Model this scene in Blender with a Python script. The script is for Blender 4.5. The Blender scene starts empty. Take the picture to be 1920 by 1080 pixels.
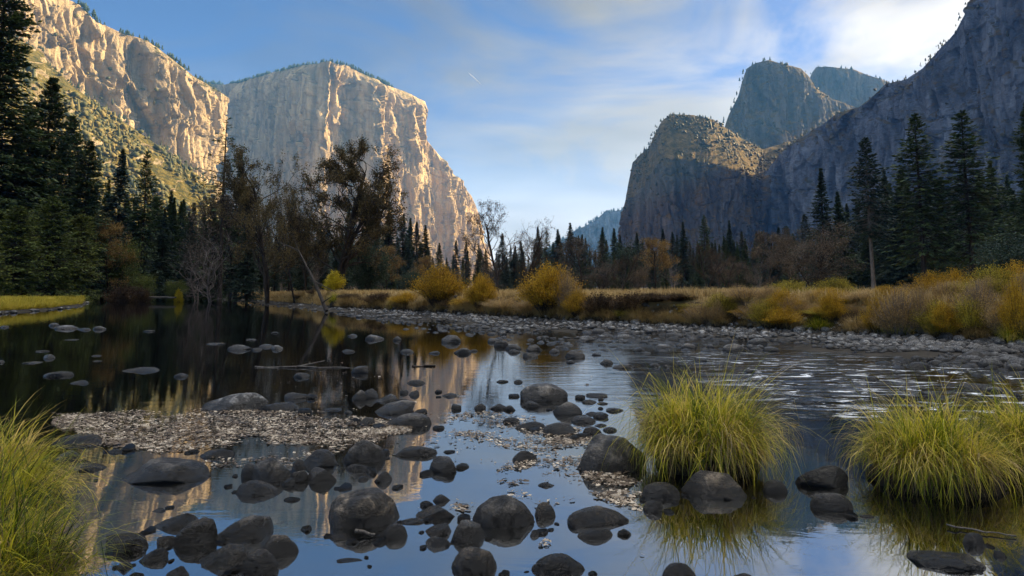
import bpy, bmesh, math, random
import numpy as np
from mathutils import Vector, noise as mnoise
R = math.radians
S = bpy.context.scene
COL = S.collection

# ------------------------------------------------------------------ camera
F = 1280.0 / 1920.0            # focal length / sensor width
PITCH = R(6.0); HC = 1.5; CY = 410.0
cam = bpy.data.cameras.new('camera'); cam_o = bpy.data.objects.new('camera', cam)
COL.objects.link(cam_o); S.camera = cam_o
cam.sensor_width = 36; cam.lens = 36 * F
cam.shift_y = -(540 - CY) / 1920.0
cam.clip_start = 0.05; cam.clip_end = 60000
cam_o.location = (0, 0, HC); cam_o.rotation_euler = (R(90) + PITCH, 0, 0)

# ------------------------------------------------------------------ light
SUN_EL, SUN_AZ = R(23), R(65)      # azimuth clockwise from +Y
S.view_settings.view_transform = 'Standard'; S.view_settings.look = 'None'
S.view_settings.gamma = 1; S.view_settings.exposure = 2.05
sl = bpy.data.lights.new('sun', 'SUN'); sl.energy = 5.0; sl.angle = R(0.5); sl.color = (1, .72, .36)
so = bpy.data.objects.new('sun', sl); COL.objects.link(so)
sd = Vector((math.sin(SUN_AZ) * math.cos(SUN_EL), math.cos(SUN_AZ) * math.cos(SUN_EL), math.sin(SUN_EL)))
so.rotation_euler = sd.to_track_quat('Z', 'Y').to_euler(); so.location = (300, 200, 400)
W = bpy.data.worlds.new('World'); S.world = W; W.use_nodes = True

def N(nt, t, **kw):
    n = nt.nodes.new(t)
    for k, v in kw.items():
        if k.startswith('i_'):
            key = k[2:]
            n.inputs[int(key) if key.isdigit() else key.replace('_', ' ')].default_value = v
        else: setattr(n, k, v)
    return n
def ramp(nt, stops, interp='LINEAR'):
    n = nt.nodes.new('ShaderNodeValToRGB'); e = n.color_ramp.elements; n.color_ramp.interpolation = interp
    while len(e) < len(stops): e.new(.5)
    for i, (p, c) in enumerate(stops):
        e[i].position = p; e[i].color = (c, c, c, 1) if not isinstance(c, (tuple, list)) else (*c, 1)
    return n

def build_world():
    nt = W.node_tree; L = nt.links; nt.nodes.clear()
    out = N(nt, 'ShaderNodeOutputWorld'); bg = N(nt, 'ShaderNodeBackground', i_Strength=0.05)
    sky = N(nt, 'ShaderNodeTexSky', sky_type='NISHITA', sun_disc=False, sun_elevation=SUN_EL, sun_rotation=SUN_AZ,
            altitude=1200, air_density=.62, dust_density=.7, ozone_density=5.0)
    tc = N(nt, 'ShaderNodeTexCoord')
    mp = N(nt, 'ShaderNodeMapping'); mp.inputs['Scale'].default_value = (2.0, 2.0, 5.5); mp.inputs['Rotation'].default_value = (0, R(14), R(20))
    n1 = N(nt, 'ShaderNodeTexNoise', i_Scale=1.5, i_Detail=7, i_Roughness=.55, i_Distortion=.7)
    rp = ramp(nt, [(.38, 0.12), (.50, .6), (.60, .97)])
    # thin cloud spreads over the part of the sky right of the middle
    sx = N(nt, 'ShaderNodeSeparateXYZ')
    mr = N(nt, 'ShaderNodeMapRange'); mr.inputs[1].default_value = -.38; mr.inputs[2].default_value = .10; mr.inputs[3].default_value = .35; mr.inputs[4].default_value = 1.0
    mul = N(nt, 'ShaderNodeMath', operation='MULTIPLY')
    bw = N(nt, 'ShaderNodeRGBToBW')
    n2 = N(nt, 'ShaderNodeTexNoise', i_Scale=1.1, i_Detail=4, i_Roughness=.5, i_Distortion=.4); L.new(mp.outputs[0], n2.inputs[0])
    dk = N(nt, 'ShaderNodeMapRange'); dk.inputs[1].default_value = .38; dk.inputs[2].default_value = .62; dk.inputs[3].default_value = .62; dk.inputs[4].default_value = 1.12; L.new(n2.outputs[0], dk.inputs[0])
    tint = N(nt, 'ShaderNodeMix', data_type='RGBA', blend_type='MULTIPLY'); tint.inputs[0].default_value = 1; 
    # added fill: unseen sky overhead brightened to light the shaded foreground
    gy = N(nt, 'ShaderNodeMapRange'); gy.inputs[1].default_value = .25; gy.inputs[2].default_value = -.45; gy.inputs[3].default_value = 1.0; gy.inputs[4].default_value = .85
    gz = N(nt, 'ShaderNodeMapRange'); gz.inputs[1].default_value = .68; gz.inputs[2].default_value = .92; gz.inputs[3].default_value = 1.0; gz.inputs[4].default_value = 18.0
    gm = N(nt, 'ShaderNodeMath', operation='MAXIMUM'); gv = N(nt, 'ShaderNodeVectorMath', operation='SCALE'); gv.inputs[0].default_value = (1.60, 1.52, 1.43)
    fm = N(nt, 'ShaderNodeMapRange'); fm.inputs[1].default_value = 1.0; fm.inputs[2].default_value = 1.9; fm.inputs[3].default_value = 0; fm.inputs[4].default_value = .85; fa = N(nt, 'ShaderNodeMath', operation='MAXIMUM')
    mix = N(nt, 'ShaderNodeMix', data_type='RGBA')
    L.new(tc.outputs['Generated'], mp.inputs[0]); L.new(mp.outputs[0], n1.inputs[0]); L.new(n1.outputs[0], rp.inputs[0])
    L.new(tc.outputs['Generated'], sx.inputs[0]); L.new(sx.outputs[0], mr.inputs[0])
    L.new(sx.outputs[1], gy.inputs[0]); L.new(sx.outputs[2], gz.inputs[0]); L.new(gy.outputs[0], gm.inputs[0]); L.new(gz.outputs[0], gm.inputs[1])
    dt = N(nt, 'ShaderNodeVectorMath', operation='DOT_PRODUCT'); dt.inputs[1].default_value = tuple(sd); L.new(tc.outputs['Generated'], dt.inputs[0])
    sg = N(nt, 'ShaderNodeMapRange', interpolation_type='SMOOTHSTEP'); sg.inputs[1].default_value = .45; sg.inputs[2].default_value = .90; sg.inputs[3].default_value = 1.0; sg.inputs[4].default_value = 1.7; L.new(dt.outputs['Value'], sg.inputs[0])
    gl = N(nt, 'ShaderNodeMapRange', interpolation_type='SMOOTHSTEP'); gl.inputs[1].default_value = .30; gl.inputs[2].default_value = .05; gl.inputs[3].default_value = 1.0; gl.inputs[4].default_value = 1.28; L.new(sx.outputs[2], gl.inputs[0])
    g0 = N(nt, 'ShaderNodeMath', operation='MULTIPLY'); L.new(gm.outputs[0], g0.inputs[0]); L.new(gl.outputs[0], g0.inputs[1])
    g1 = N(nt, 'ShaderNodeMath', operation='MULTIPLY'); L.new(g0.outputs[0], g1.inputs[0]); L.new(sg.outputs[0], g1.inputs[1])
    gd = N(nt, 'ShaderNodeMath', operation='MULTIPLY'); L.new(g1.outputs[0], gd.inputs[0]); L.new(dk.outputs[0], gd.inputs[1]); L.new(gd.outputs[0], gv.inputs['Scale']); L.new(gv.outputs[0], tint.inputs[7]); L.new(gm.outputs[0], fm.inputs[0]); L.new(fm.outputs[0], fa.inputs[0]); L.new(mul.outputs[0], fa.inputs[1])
    L.new(rp.outputs[0], mul.inputs[0]); L.new(mr.outputs[0], mul.inputs[1])
    L.new(sky.outputs[0], bw.inputs[0]); L.new(bw.outputs[0], tint.inputs[6])
    hz = N(nt, 'ShaderNodeMapRange', interpolation_type='SMOOTHSTEP'); hz.inputs[1].default_value = .40; hz.inputs[2].default_value = .02; hz.inputs[3].default_value = 0; hz.inputs[4].default_value = 1.0; L.new(sx.outputs[2], hz.inputs[0])
    hx = N(nt, 'ShaderNodeMapRange', interpolation_type='SMOOTHSTEP'); hx.inputs[1].default_value = -.42; hx.inputs[2].default_value = .02; L.new(sx.outputs[0], hx.inputs[0])
    hm = N(nt, 'ShaderNodeMath', operation='MULTIPLY'); L.new(hz.outputs[0], hm.inputs[0]); L.new(hx.outputs[0], hm.inputs[1])
    f2 = N(nt, 'ShaderNodeMath', operation='MAXIMUM'); L.new(fa.outputs[0], f2.inputs[0]); L.new(hm.outputs[0], f2.inputs[1])
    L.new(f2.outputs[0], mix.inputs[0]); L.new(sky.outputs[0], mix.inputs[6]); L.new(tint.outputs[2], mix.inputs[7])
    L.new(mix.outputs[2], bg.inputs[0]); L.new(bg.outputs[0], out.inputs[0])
build_world()
S.cycles.use_denoising = True
S.cycles.max_bounces = 6; S.cycles.diffuse_bounces = 3; S.cycles.glossy_bounces = 3
S.cycles.transmission_bounces = 3; S.cycles.transparent_max_bounces = 6; S.cycles.volume_bounces = 0
S.cycles.sample_clamp_indirect = 6; S.cycles.caustics_reflective = False; S.cycles.caustics_refractive = False

# ------------------------------------------------------------------ helpers
cp, sp = math.cos(PITCH), math.sin(PITCH)
def ray(px, py):
    """direction (x, z) per metre of distance Y through a photo pixel"""
    xc = (px - 960) / 1280.0; yc = (CY - py) / 1280.0
    Y = cp - yc * sp
    return xc / Y, (sp + yc * cp) / Y
def P(px, py, Y):
    x, z = ray(px, py); return np.array([x * Y, Y, HC + z * Y])
def G(px, py, z=0.0):
    x, dz = ray(px, py); Y = (z - HC) / min(dz, -0.004); return x * Y, Y

def _h(ix, iy, iz, seed):
    n = (ix.astype(np.int64) * 374761393 + iy.astype(np.int64) * 668265263 + iz.astype(np.int64) * 2147483647 + seed * 1274126177) & 0xffffffff
    n = ((n ^ (n >> 13)) * 1274126177) & 0xffffffff
    n = ((n ^ (n >> 16)) * 2246822519) & 0xffffffff
    return ((n ^ (n >> 15)) & 0xffffff) / float(0xffffff)
def vn(x, y, z=None, seed=0):
    x = np.asarray(x, float); y = np.asarray(y, float); z = np.zeros_like(x) if z is None else np.asarray(z, float)
    ix, iy, iz = np.floor(x), np.floor(y), np.floor(z); fx, fy, fz = x - ix, y - iy, z - iz
    fx, fy, fz = [f * f * (3 - 2 * f) for f in (fx, fy, fz)]
    r = 0
    for a in (0, 1):
        for b in (0, 1):
            for c in (0, 1):
                r = r + _h(ix + a, iy + b, iz + c, seed) * (fx if a else 1 - fx) * (fy if b else 1 - fy) * (fz if c else 1 - fz)
    return r * 2 - 1
def fbm(x, y, z=None, o=4, seed=0, g=.5):
    z = np.zeros_like(np.asarray(x, float)) if z is None else z
    s = 0; a = 1; t = 0
    for i in range(o):
        s = s + a * vn(x * 2 ** i, y * 2 ** i, z * 2 ** i, seed + i * 17); t += a; a *= g
    return s / t

def mesh_np(name, V, Fs, mats, smooth=False, midx=None):
    """V (n,3); Fs: list of (m,k) integer arrays"""
    me = bpy.data.meshes.new(name)
    V = np.asarray(V, np.float32)
    me.vertices.add(len(V)); me.vertices.foreach_set('co', V.ravel())
    loops = np.concatenate([np.asarray(f).ravel() for f in Fs]).astype(np.int32)
    tot = np.concatenate([np.full(len(f), np.asarray(f).shape[1]) for f in Fs]).astype(np.int32)
    st = np.concatenate([[0], np.cumsum(tot)[:-1]]).astype(np.int32)
    me.loops.add(len(loops)); me.loops.foreach_set('vertex_index', loops)
    me.polygons.add(len(tot)); me.polygons.foreach_set('loop_start', st); me.polygons.foreach_set('loop_total', tot)
    if smooth: me.polygons.foreach_set('use_smooth', np.ones(len(tot), bool))
    for m in (mats if isinstance(mats, (list, tuple)) else [mats]): me.materials.append(m)
    if midx is not None: me.polygons.foreach_set('material_index', np.asarray(midx, np.int32))
    me.update(calc_edges=True); me.validate()
    return me
def link(name, me, parent=None, **tags):
    o = bpy.data.objects.new(name, me); COL.objects.link(o)
    if parent: o.parent = parent
    for k, v in tags.items():
        if v is not None: o[k] = v
    return o
def struct(name, me): return link(name, me, kind='structure')
def copy_tree(root, loc, rz, sc, label, cat=None, group=None, tilt=(0, 0)):
    r = root.copy(); COL.objects.link(r)
    for ch in root.children:
        c = ch.copy(); COL.objects.link(c); c.parent = r
    place(r, loc, rz, sc, label, group, tilt)
    return r
def place(r, loc, rz, sc, label, group=None, tilt=(0, 0)):
    r.location = loc; r.rotation_euler = (tilt[0], tilt[1], rz)
    r.scale = (sc, sc, sc) if not isinstance(sc, (tuple, list)) else sc
    r['label'] = label
    if group: r['group'] = group
def gridfaces(nu, nv):
    i = np.arange(nu - 1)[:, None] * nv + np.arange(nv - 1)[None, :]
    i = i.ravel(); return np.stack([i, i + nv, i + nv + 1, i + 1], 1)

# ------------------------------------------------------------------ materials
def newmat(name):
    m = bpy.data.materials.new(name); m.use_nodes = True; nt = m.node_tree; nt.nodes.clear()
    out = N(nt, 'ShaderNodeOutputMaterial'); b = N(nt, 'ShaderNodeBsdfPrincipled'); nt.links.new(b.outputs[0], out.inputs[0])
    return m, nt, b, out

def granite(name, c1, c2, stain, veg, vegamt=.5, sc=1.0, bump=1.0, vegz=(.45, .75)):
    m, nt, b, out = newmat(name); L = nt.links
    geo = N(nt, 'ShaderNodeNewGeometry'); mp = N(nt, 'ShaderNodeMapping'); mp.inputs['Scale'].default_value = (1, 1, .16)
    L.new(geo.outputs['Position'], mp.inputs[0])
    n1 = N(nt, 'ShaderNodeTexNoise', i_Scale=.022 * sc, i_Detail=8, i_Roughness=.62); L.new(mp.outputs[0], n1.inputs[0])
    n2 = N(nt, 'ShaderNodeTexNoise', i_Scale=.006 * sc, i_Detail=5, i_Roughness=.55); L.new(geo.outputs['Position'], n2.inputs[0])
    n3 = N(nt, 'ShaderNodeTexNoise', i_Scale=.05 * sc, i_Detail=8, i_Roughness=.7); L.new(geo.outputs['Position'], n3.inputs[0])
    mp2 = N(nt, 'ShaderNodeMapping'); mp2.inputs['Scale'].default_value = (1, 1, .035); L.new(geo.outputs['Position'], mp2.inputs[0])
    n4 = N(nt, 'ShaderNodeTexNoise', i_Scale=.04 * sc, i_Detail=6, i_Roughness=.6); L.new(mp2.outputs[0], n4.inputs[0])
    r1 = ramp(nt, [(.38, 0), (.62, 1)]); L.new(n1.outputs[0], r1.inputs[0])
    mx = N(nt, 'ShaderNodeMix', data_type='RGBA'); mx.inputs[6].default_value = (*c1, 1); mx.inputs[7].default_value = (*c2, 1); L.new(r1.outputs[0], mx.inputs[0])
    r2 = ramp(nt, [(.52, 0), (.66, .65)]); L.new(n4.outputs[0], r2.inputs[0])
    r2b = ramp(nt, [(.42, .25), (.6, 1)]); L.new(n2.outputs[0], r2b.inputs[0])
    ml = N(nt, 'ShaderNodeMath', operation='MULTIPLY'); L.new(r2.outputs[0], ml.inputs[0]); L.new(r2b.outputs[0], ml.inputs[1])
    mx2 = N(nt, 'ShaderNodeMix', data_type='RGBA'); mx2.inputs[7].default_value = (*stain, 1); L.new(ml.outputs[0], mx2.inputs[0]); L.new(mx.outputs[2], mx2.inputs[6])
    # plants hold on ledges and gentle ground
    sx = N(nt, 'ShaderNodeSeparateXYZ'); L.new(geo.outputs['Normal'], sx.inputs[0])
    ad = N(nt, 'ShaderNodeMath', operation='ADD'); L.new(sx.outputs[2], ad.inputs[0])
    mm = N(nt, 'ShaderNodeMath', operation='MULTIPLY_ADD'); mm.inputs[1].default_value = 1.1; mm.inputs[2].default_value = -.55 + vegamt * .2; L.new(n3.outputs[0], mm.inputs[0]); L.new(mm.outputs[0], ad.inputs[1])
    r3 = ramp(nt, [(vegz[0], 0), (vegz[1], 1)]); L.new(ad.outputs[0], r3.inputs[0])
    vc = N(nt, 'ShaderNodeMix', data_type='RGBA'); vc.inputs[6].default_value = (*veg[0], 1); vc.inputs[7].default_value = (*veg[1], 1)
    rv = ramp(nt, [(.4, 0), (.6, 1)]); L.new(n3.outputs[0], rv.inputs[0]); L.new(rv.outputs[0], vc.inputs[0])
    mx3 = N(nt, 'ShaderNodeMix', data_type='RGBA'); L.new(r3.outputs[0], mx3.inputs[0]); L.new(mx2.outputs[2], mx3.inputs[6]); L.new(vc.outputs[2], mx3.inputs[7])
    L.new(mx3.outputs[2], b.inputs['Base Color']); b.inputs['Roughness'].default_value = .95; b.inputs['Specular IOR Level'].default_value = .1
    bp = N(nt, 'ShaderNodeBump', i_Strength=.9 * bump, i_Distance=22.0 / sc); a2 = N(nt, 'ShaderNodeMath', operation='ADD')
    L.new(n1.outputs[0], a2.inputs[0]); L.new(n3.outputs[0], a2.inputs[1]); L.new(a2.outputs[0], bp.inputs['Height']); L.new(bp.outputs[0], b.inputs['Normal'])
    return m
VEG = ((.05, .055, .02), (.12, .10, .035))
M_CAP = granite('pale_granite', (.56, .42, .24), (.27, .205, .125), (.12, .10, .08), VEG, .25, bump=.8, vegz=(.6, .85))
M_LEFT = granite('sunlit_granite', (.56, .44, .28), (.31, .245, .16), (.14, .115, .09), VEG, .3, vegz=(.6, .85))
M_WALL = granite('haze_tinted_granite', (.21, .26, .33), (.075, .095, .13), (.03, .038, .055), ((.05, .06, .03), (.11, .09, .05)), .5)  # blue of the distant haze is tinted into the stone colour
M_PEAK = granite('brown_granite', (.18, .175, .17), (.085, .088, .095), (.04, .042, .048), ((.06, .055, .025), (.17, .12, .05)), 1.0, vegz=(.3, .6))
M_HILL = granite('scrub_slope', (.42, .36, .27), (.26, .22, .16), (.14, .12, .1), ((.045, .05, .014), (.15, .12, .03)), 1.0, sc=1.6, vegz=(.36, .56))

def leafmat(name, cols, rough=.6, trans=.25, varscale=.35):
    m, nt, b, out = newmat(name); L = nt.links
    geo = N(nt, 'ShaderNodeNewGeometry'); oi = N(nt, 'ShaderNodeObjectInfo'); tc = N(nt, 'ShaderNodeTexCoord')
    ns = N(nt, 'ShaderNodeTexNoise', i_Scale=varscale, i_Detail=2); L.new(tc.outputs['Object'], ns.inputs[0])
    a = N(nt, 'ShaderNodeMath', operation='MULTIPLY_ADD'); a.inputs[1].default_value = .55; L.new(geo.outputs['Random Per Island'], a.inputs[0])
    c = N(nt, 'ShaderNodeMath', operation='MULTIPLY_ADD'); c.inputs[1].default_value = 1.0; c.inputs[2].default_value = -.35; L.new(ns.outputs[0], c.inputs[0]); L.new(c.outputs[0], a.inputs[2])
    d = N(nt, 'ShaderNodeMath', operation='MULTIPLY_ADD'); d.inputs[1].default_value = .25; L.new(oi.outputs['Random'], d.inputs[0]); L.new(a.outputs[0], d.inputs[2])
    r = ramp(nt, [(i / (len(cols) - 1) * .8 + .1, q) for i, q in enumerate(cols)]); L.new(d.outputs[0], r.inputs[0])
    L.new(r.outputs[0], b.inputs['Base Color']); b.inputs['Roughness'].default_value = rough; b.inputs['Specular IOR Level'].default_value = .25
    tr = N(nt, 'ShaderNodeBsdfTranslucent'); L.new(r.outputs[0], tr.inputs[0])
    ms = N(nt, 'ShaderNodeMixShader'); ms.inputs[0].default_value = trans; L.new(b.outputs[0], ms.inputs[1]); L.new(tr.outputs[0], ms.inputs[2]); L.new(ms.outputs[0], out.inputs[0])
    return m
M_NEEDLE = leafmat('needles_green', [(.020, .040, .016), (.042, .075, .026), (.085, .12, .035)])
M_NEEDLE_B = leafmat('needles_dark', [(.016, .032, .022), (.032, .056, .036), (.055, .085, .05)])
M_NEEDLE_Y = leafmat('needles_yellow_green', [(.04, .065, .014), (.09, .125, .024), (.19, .20, .035)])
M_BROWN = leafmat('leaves_brown', [(.026, .023, .011), (.070, .055, .024), (.20, .145, .05)])
M_DULL = leafmat('leaves_dull_brown', [(.04, .036, .03), (.09, .073, .055), (.19, .145, .095)])
M_ORANGE = leafmat('leaves_orange', [(.08, .052, .02), (.20, .125, .04), (.36, .235, .07)])
M_GOLD = leafmat('leaves_gold', [(.20, .11, .010), (.46, .27, .018), (.68, .44, .035)], trans=.35, varscale=1.2)
M_YELLOW = leafmat('leaves_yellow', [(.3, .22, .01), (.5, .4, .02), (.7, .6, .04)], trans=.35)
M_OLIVE = leafmat('leaves_olive', [(.14, .11, .015), (.34, .28, .03), (.58, .46, .06)], trans=.35, varscale=1.2)
M_TAN = leafmat('leaves_tan', [(.18, .11, .04), (.42, .27, .10), (.62, .45, .2)], trans=.3, varscale=1.2)
M_DARKBR = leafmat('leaves_dark_brown', [(.02, .012, .007), (.05, .03, .015), (.14, .08, .03)], trans=.2, varscale=1.2)
M_SEDGE = leafmat('sedge_green_gold', [(.010, .016, .003), (.05, .085, .006), (.24, .28, .015), (.66, .56, .04), (.80, .60, .18)], trans=.45, rough=.45, varscale=3)
M_DEAD = leafmat('dead_grass', [(.05, .035, .02), (.22, .15, .07), (.5, .38, .2)], trans=.25, varscale=3)
M_SEDGE_T = leafmat('sedge_tan', [(.10, .07, .03), (.30, .2, .07), (.5, .38, .16)], trans=.35, varscale=2)
M_MEADOW = leafmat('meadow_grass', [(.20, .13, .05), (.40, .28, .11), (.58, .44, .2)], trans=.3, varscale=.2)
M_BANKG = leafmat('bank_grass', [(.16, .16, .015), (.40, .34, .03), (.58, .46, .07)], trans=.4, varscale=.5)
M_FLEAF = leafmat('fallen_leaves', [(.03, .022, .015), (.17, .125, .085), (.74, .64, .50)], trans=.1, rough=.4, varscale=3)

def plain(name, c1, c2, scale=6, rough=.8, stretch=1, bump=.3, bd=.02, wet=False):
    m, nt, b, out = newmat(name); L = nt.links
    tc = N(nt, 'ShaderNodeTexCoord'); mp = N(nt, 'ShaderNodeMapping'); mp.inputs['Scale'].default_value = (1, 1, stretch); L.new(tc.outputs['Object'], mp.inputs[0])
    n = N(nt, 'ShaderNodeTexNoise', i_Scale=scale, i_Detail=6, i_Roughness=.65); L.new(mp.outputs[0], n.inputs[0])
    r = ramp(nt, [(.35, c1), (.65, c2)]); L.new(n.outputs[0], r.inputs[0]); L.new(r.outputs[0], b.inputs['Base Color'])
    bp = N(nt, 'ShaderNodeBump', i_Strength=bump, i_Distance=bd); L.new(n.outputs[0], bp.inputs['Height']); L.new(bp.outputs[0], b.inputs['Normal'])
    b.inputs['Roughness'].default_value = rough; b.inputs['Specular IOR Level'].default_value = .3
    return m
M_BARK = plain('bark', (.018, .014, .011), (.06, .046, .036), 3, stretch=.25, bump=.8, bd=.1)
M_BARKP = plain('bark_pale', (.10, .085, .07), (.24, .2, .16), 3, stretch=.25, bump=.8, bd=.1)
M_TWIG = plain('twigs_grey', (.10, .085, .075), (.24, .2, .18), 3)
M_SOIL = plain('root_mound_soil', (.008, .006, .004), (.03, .022, .012), 14, bump=1, bd=.03)
M_WOOD = plain('driftwood', (.04, .035, .03), (.17, .15, .13), 9, stretch=1, bump=.8, bd=.02, rough=.6)

def rockmat(name, dark, mid, light, lichen=.2):
    m, nt, b, out = newmat(name); L = nt.links
    tc = N(nt, 'ShaderNodeTexCoord'); geo = N(nt, 'ShaderNodeNewGeometry'); oi = N(nt, 'ShaderNodeObjectInfo')
    ad = N(nt, 'ShaderNodeVectorMath', operation='ADD'); L.new(tc.outputs['Object'], ad.inputs[0]); L.new(oi.outputs['Random'], ad.inputs[1])
    n1 = N(nt, 'ShaderNodeTexNoise', i_Scale=7, i_Detail=7, i_Roughness=.62, i_Distortion=.4); L.new(ad.outputs[0], n1.inputs[0])
    n2 = N(nt, 'ShaderNodeTexNoise', i_Scale=38, i_Detail=6, i_Roughness=.7); L.new(ad.outputs[0], n2.inputs[0])
    n3 = N(nt, 'ShaderNodeTexNoise', i_Scale=150, i_Detail=2); L.new(ad.outputs[0], n3.inputs[0])
    r = ramp(nt, [(.38, dark), (.50, mid), (.60, light)]); L.new(n1.outputs[0], r.inputs[0])
    # per-stone tone
    bc = N(nt, 'ShaderNodeMapRange'); bc.inputs[3].default_value = .45; bc.inputs[4].default_value = 1.9; rs = N(nt, 'ShaderNodeMath', operation='ADD'); L.new(oi.outputs['Random'], rs.inputs[0]); L.new(geo.outputs['Random Per Island'], rs.inputs[1]); rw = N(nt, 'ShaderNodeMath', operation='FRACT'); L.new(rs.outputs[0], rw.inputs[0]); L.new(rw.outputs[0], bc.inputs[0])
    hs = N(nt, 'ShaderNodeHueSaturation'); L.new(bc.outputs[0], hs.inputs['Value']); L.new(r.outputs[0], hs.inputs['Color'])
    r2 = ramp(nt, [(.36, .42), (.64, 1.55)]); L.new(n2.outputs[0], r2.inputs[0])
    mu = N(nt, 'ShaderNodeMix', data_type='RGBA', blend_type='MULTIPLY'); mu.inputs[0].default_value = 1; L.new(hs.outputs[0], mu.inputs[6]); L.new(r2.outputs[0], mu.inputs[7])
    rl = ramp(nt, [(.60, 0), (.68, lichen)]); L.new(n2.outputs[0], rl.inputs[0])
    ml = N(nt, 'ShaderNodeMix', data_type='RGBA'); ml.inputs[7].default_value = (light[0] * 1.7, light[1] * 1.6, light[2] * 1.5, 1); L.new(rl.outputs[0], ml.inputs[0]); L.new(mu.outputs[2], ml.inputs[6])
    # wet band just above the waterline
    sx = N(nt, 'ShaderNodeSeparateXYZ'); L.new(geo.outputs['Position'], sx.inputs[0])
    wz = N(nt, 'ShaderNodeMath', operation='MULTIPLY_ADD'); wz.inputs[1].default_value = -.12; L.new(n1.outputs[0], wz.inputs[0]); L.new(sx.outputs[2], wz.inputs[2])
    wr = N(nt, 'ShaderNodeMapRange'); wr.inputs[1].default_value = -.005; wr.inputs[2].default_value = .045; wr.inputs[3].default_value = 1; wr.inputs[4].default_value = 0; L.new(wz.outputs[0], wr.inputs[0])
    mw = N(nt, 'ShaderNodeMix', data_type='RGBA', blend_type='MULTIPLY'); mw.inputs[7].default_value = (.10, .095, .09, 1); L.new(wr.outputs[0], mw.inputs[0]); L.new(ml.outputs[2], mw.inputs[6])
    L.new(mw.outputs[2], b.inputs['Base Color'])
    rr = N(nt, 'ShaderNodeMapRange'); rr.inputs[3].default_value = .36; rr.inputs[4].default_value = .16; L.new(wr.outputs[0], rr.inputs[0]); L.new(rr.outputs[0], b.inputs['Roughness'])
    b.inputs['Specular IOR Level'].default_value = .5
    hgt = N(nt, 'ShaderNodeMath', operation='MULTIPLY_ADD'); hgt.inputs[1].default_value = .25; L.new(n3.outputs[0], hgt.inputs[0]); L.new(n2.outputs[0], hgt.inputs[2])
    bp = N(nt, 'ShaderNodeBump', i_Strength=1.0, i_Distance=.03); L.new(hgt.outputs[0], bp.inputs['Height']); L.new(bp.outputs[0], b.inputs['Normal'])
    return m
M_ROCK = rockmat('wet_river_rock', (.005, .0048, .0045), (.022, .020, .018), (.13, .117, .10), .32)
M_ROCKB = rockmat('brown_river_rock', (.006, .005, .004), (.034, .028, .021), (.175, .14, .10), .32)
M_ROCKG = rockmat('grey_dry_rock', (.012, .012, .012), (.055, .054, .052), (.26, .255, .245), .4)

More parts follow.
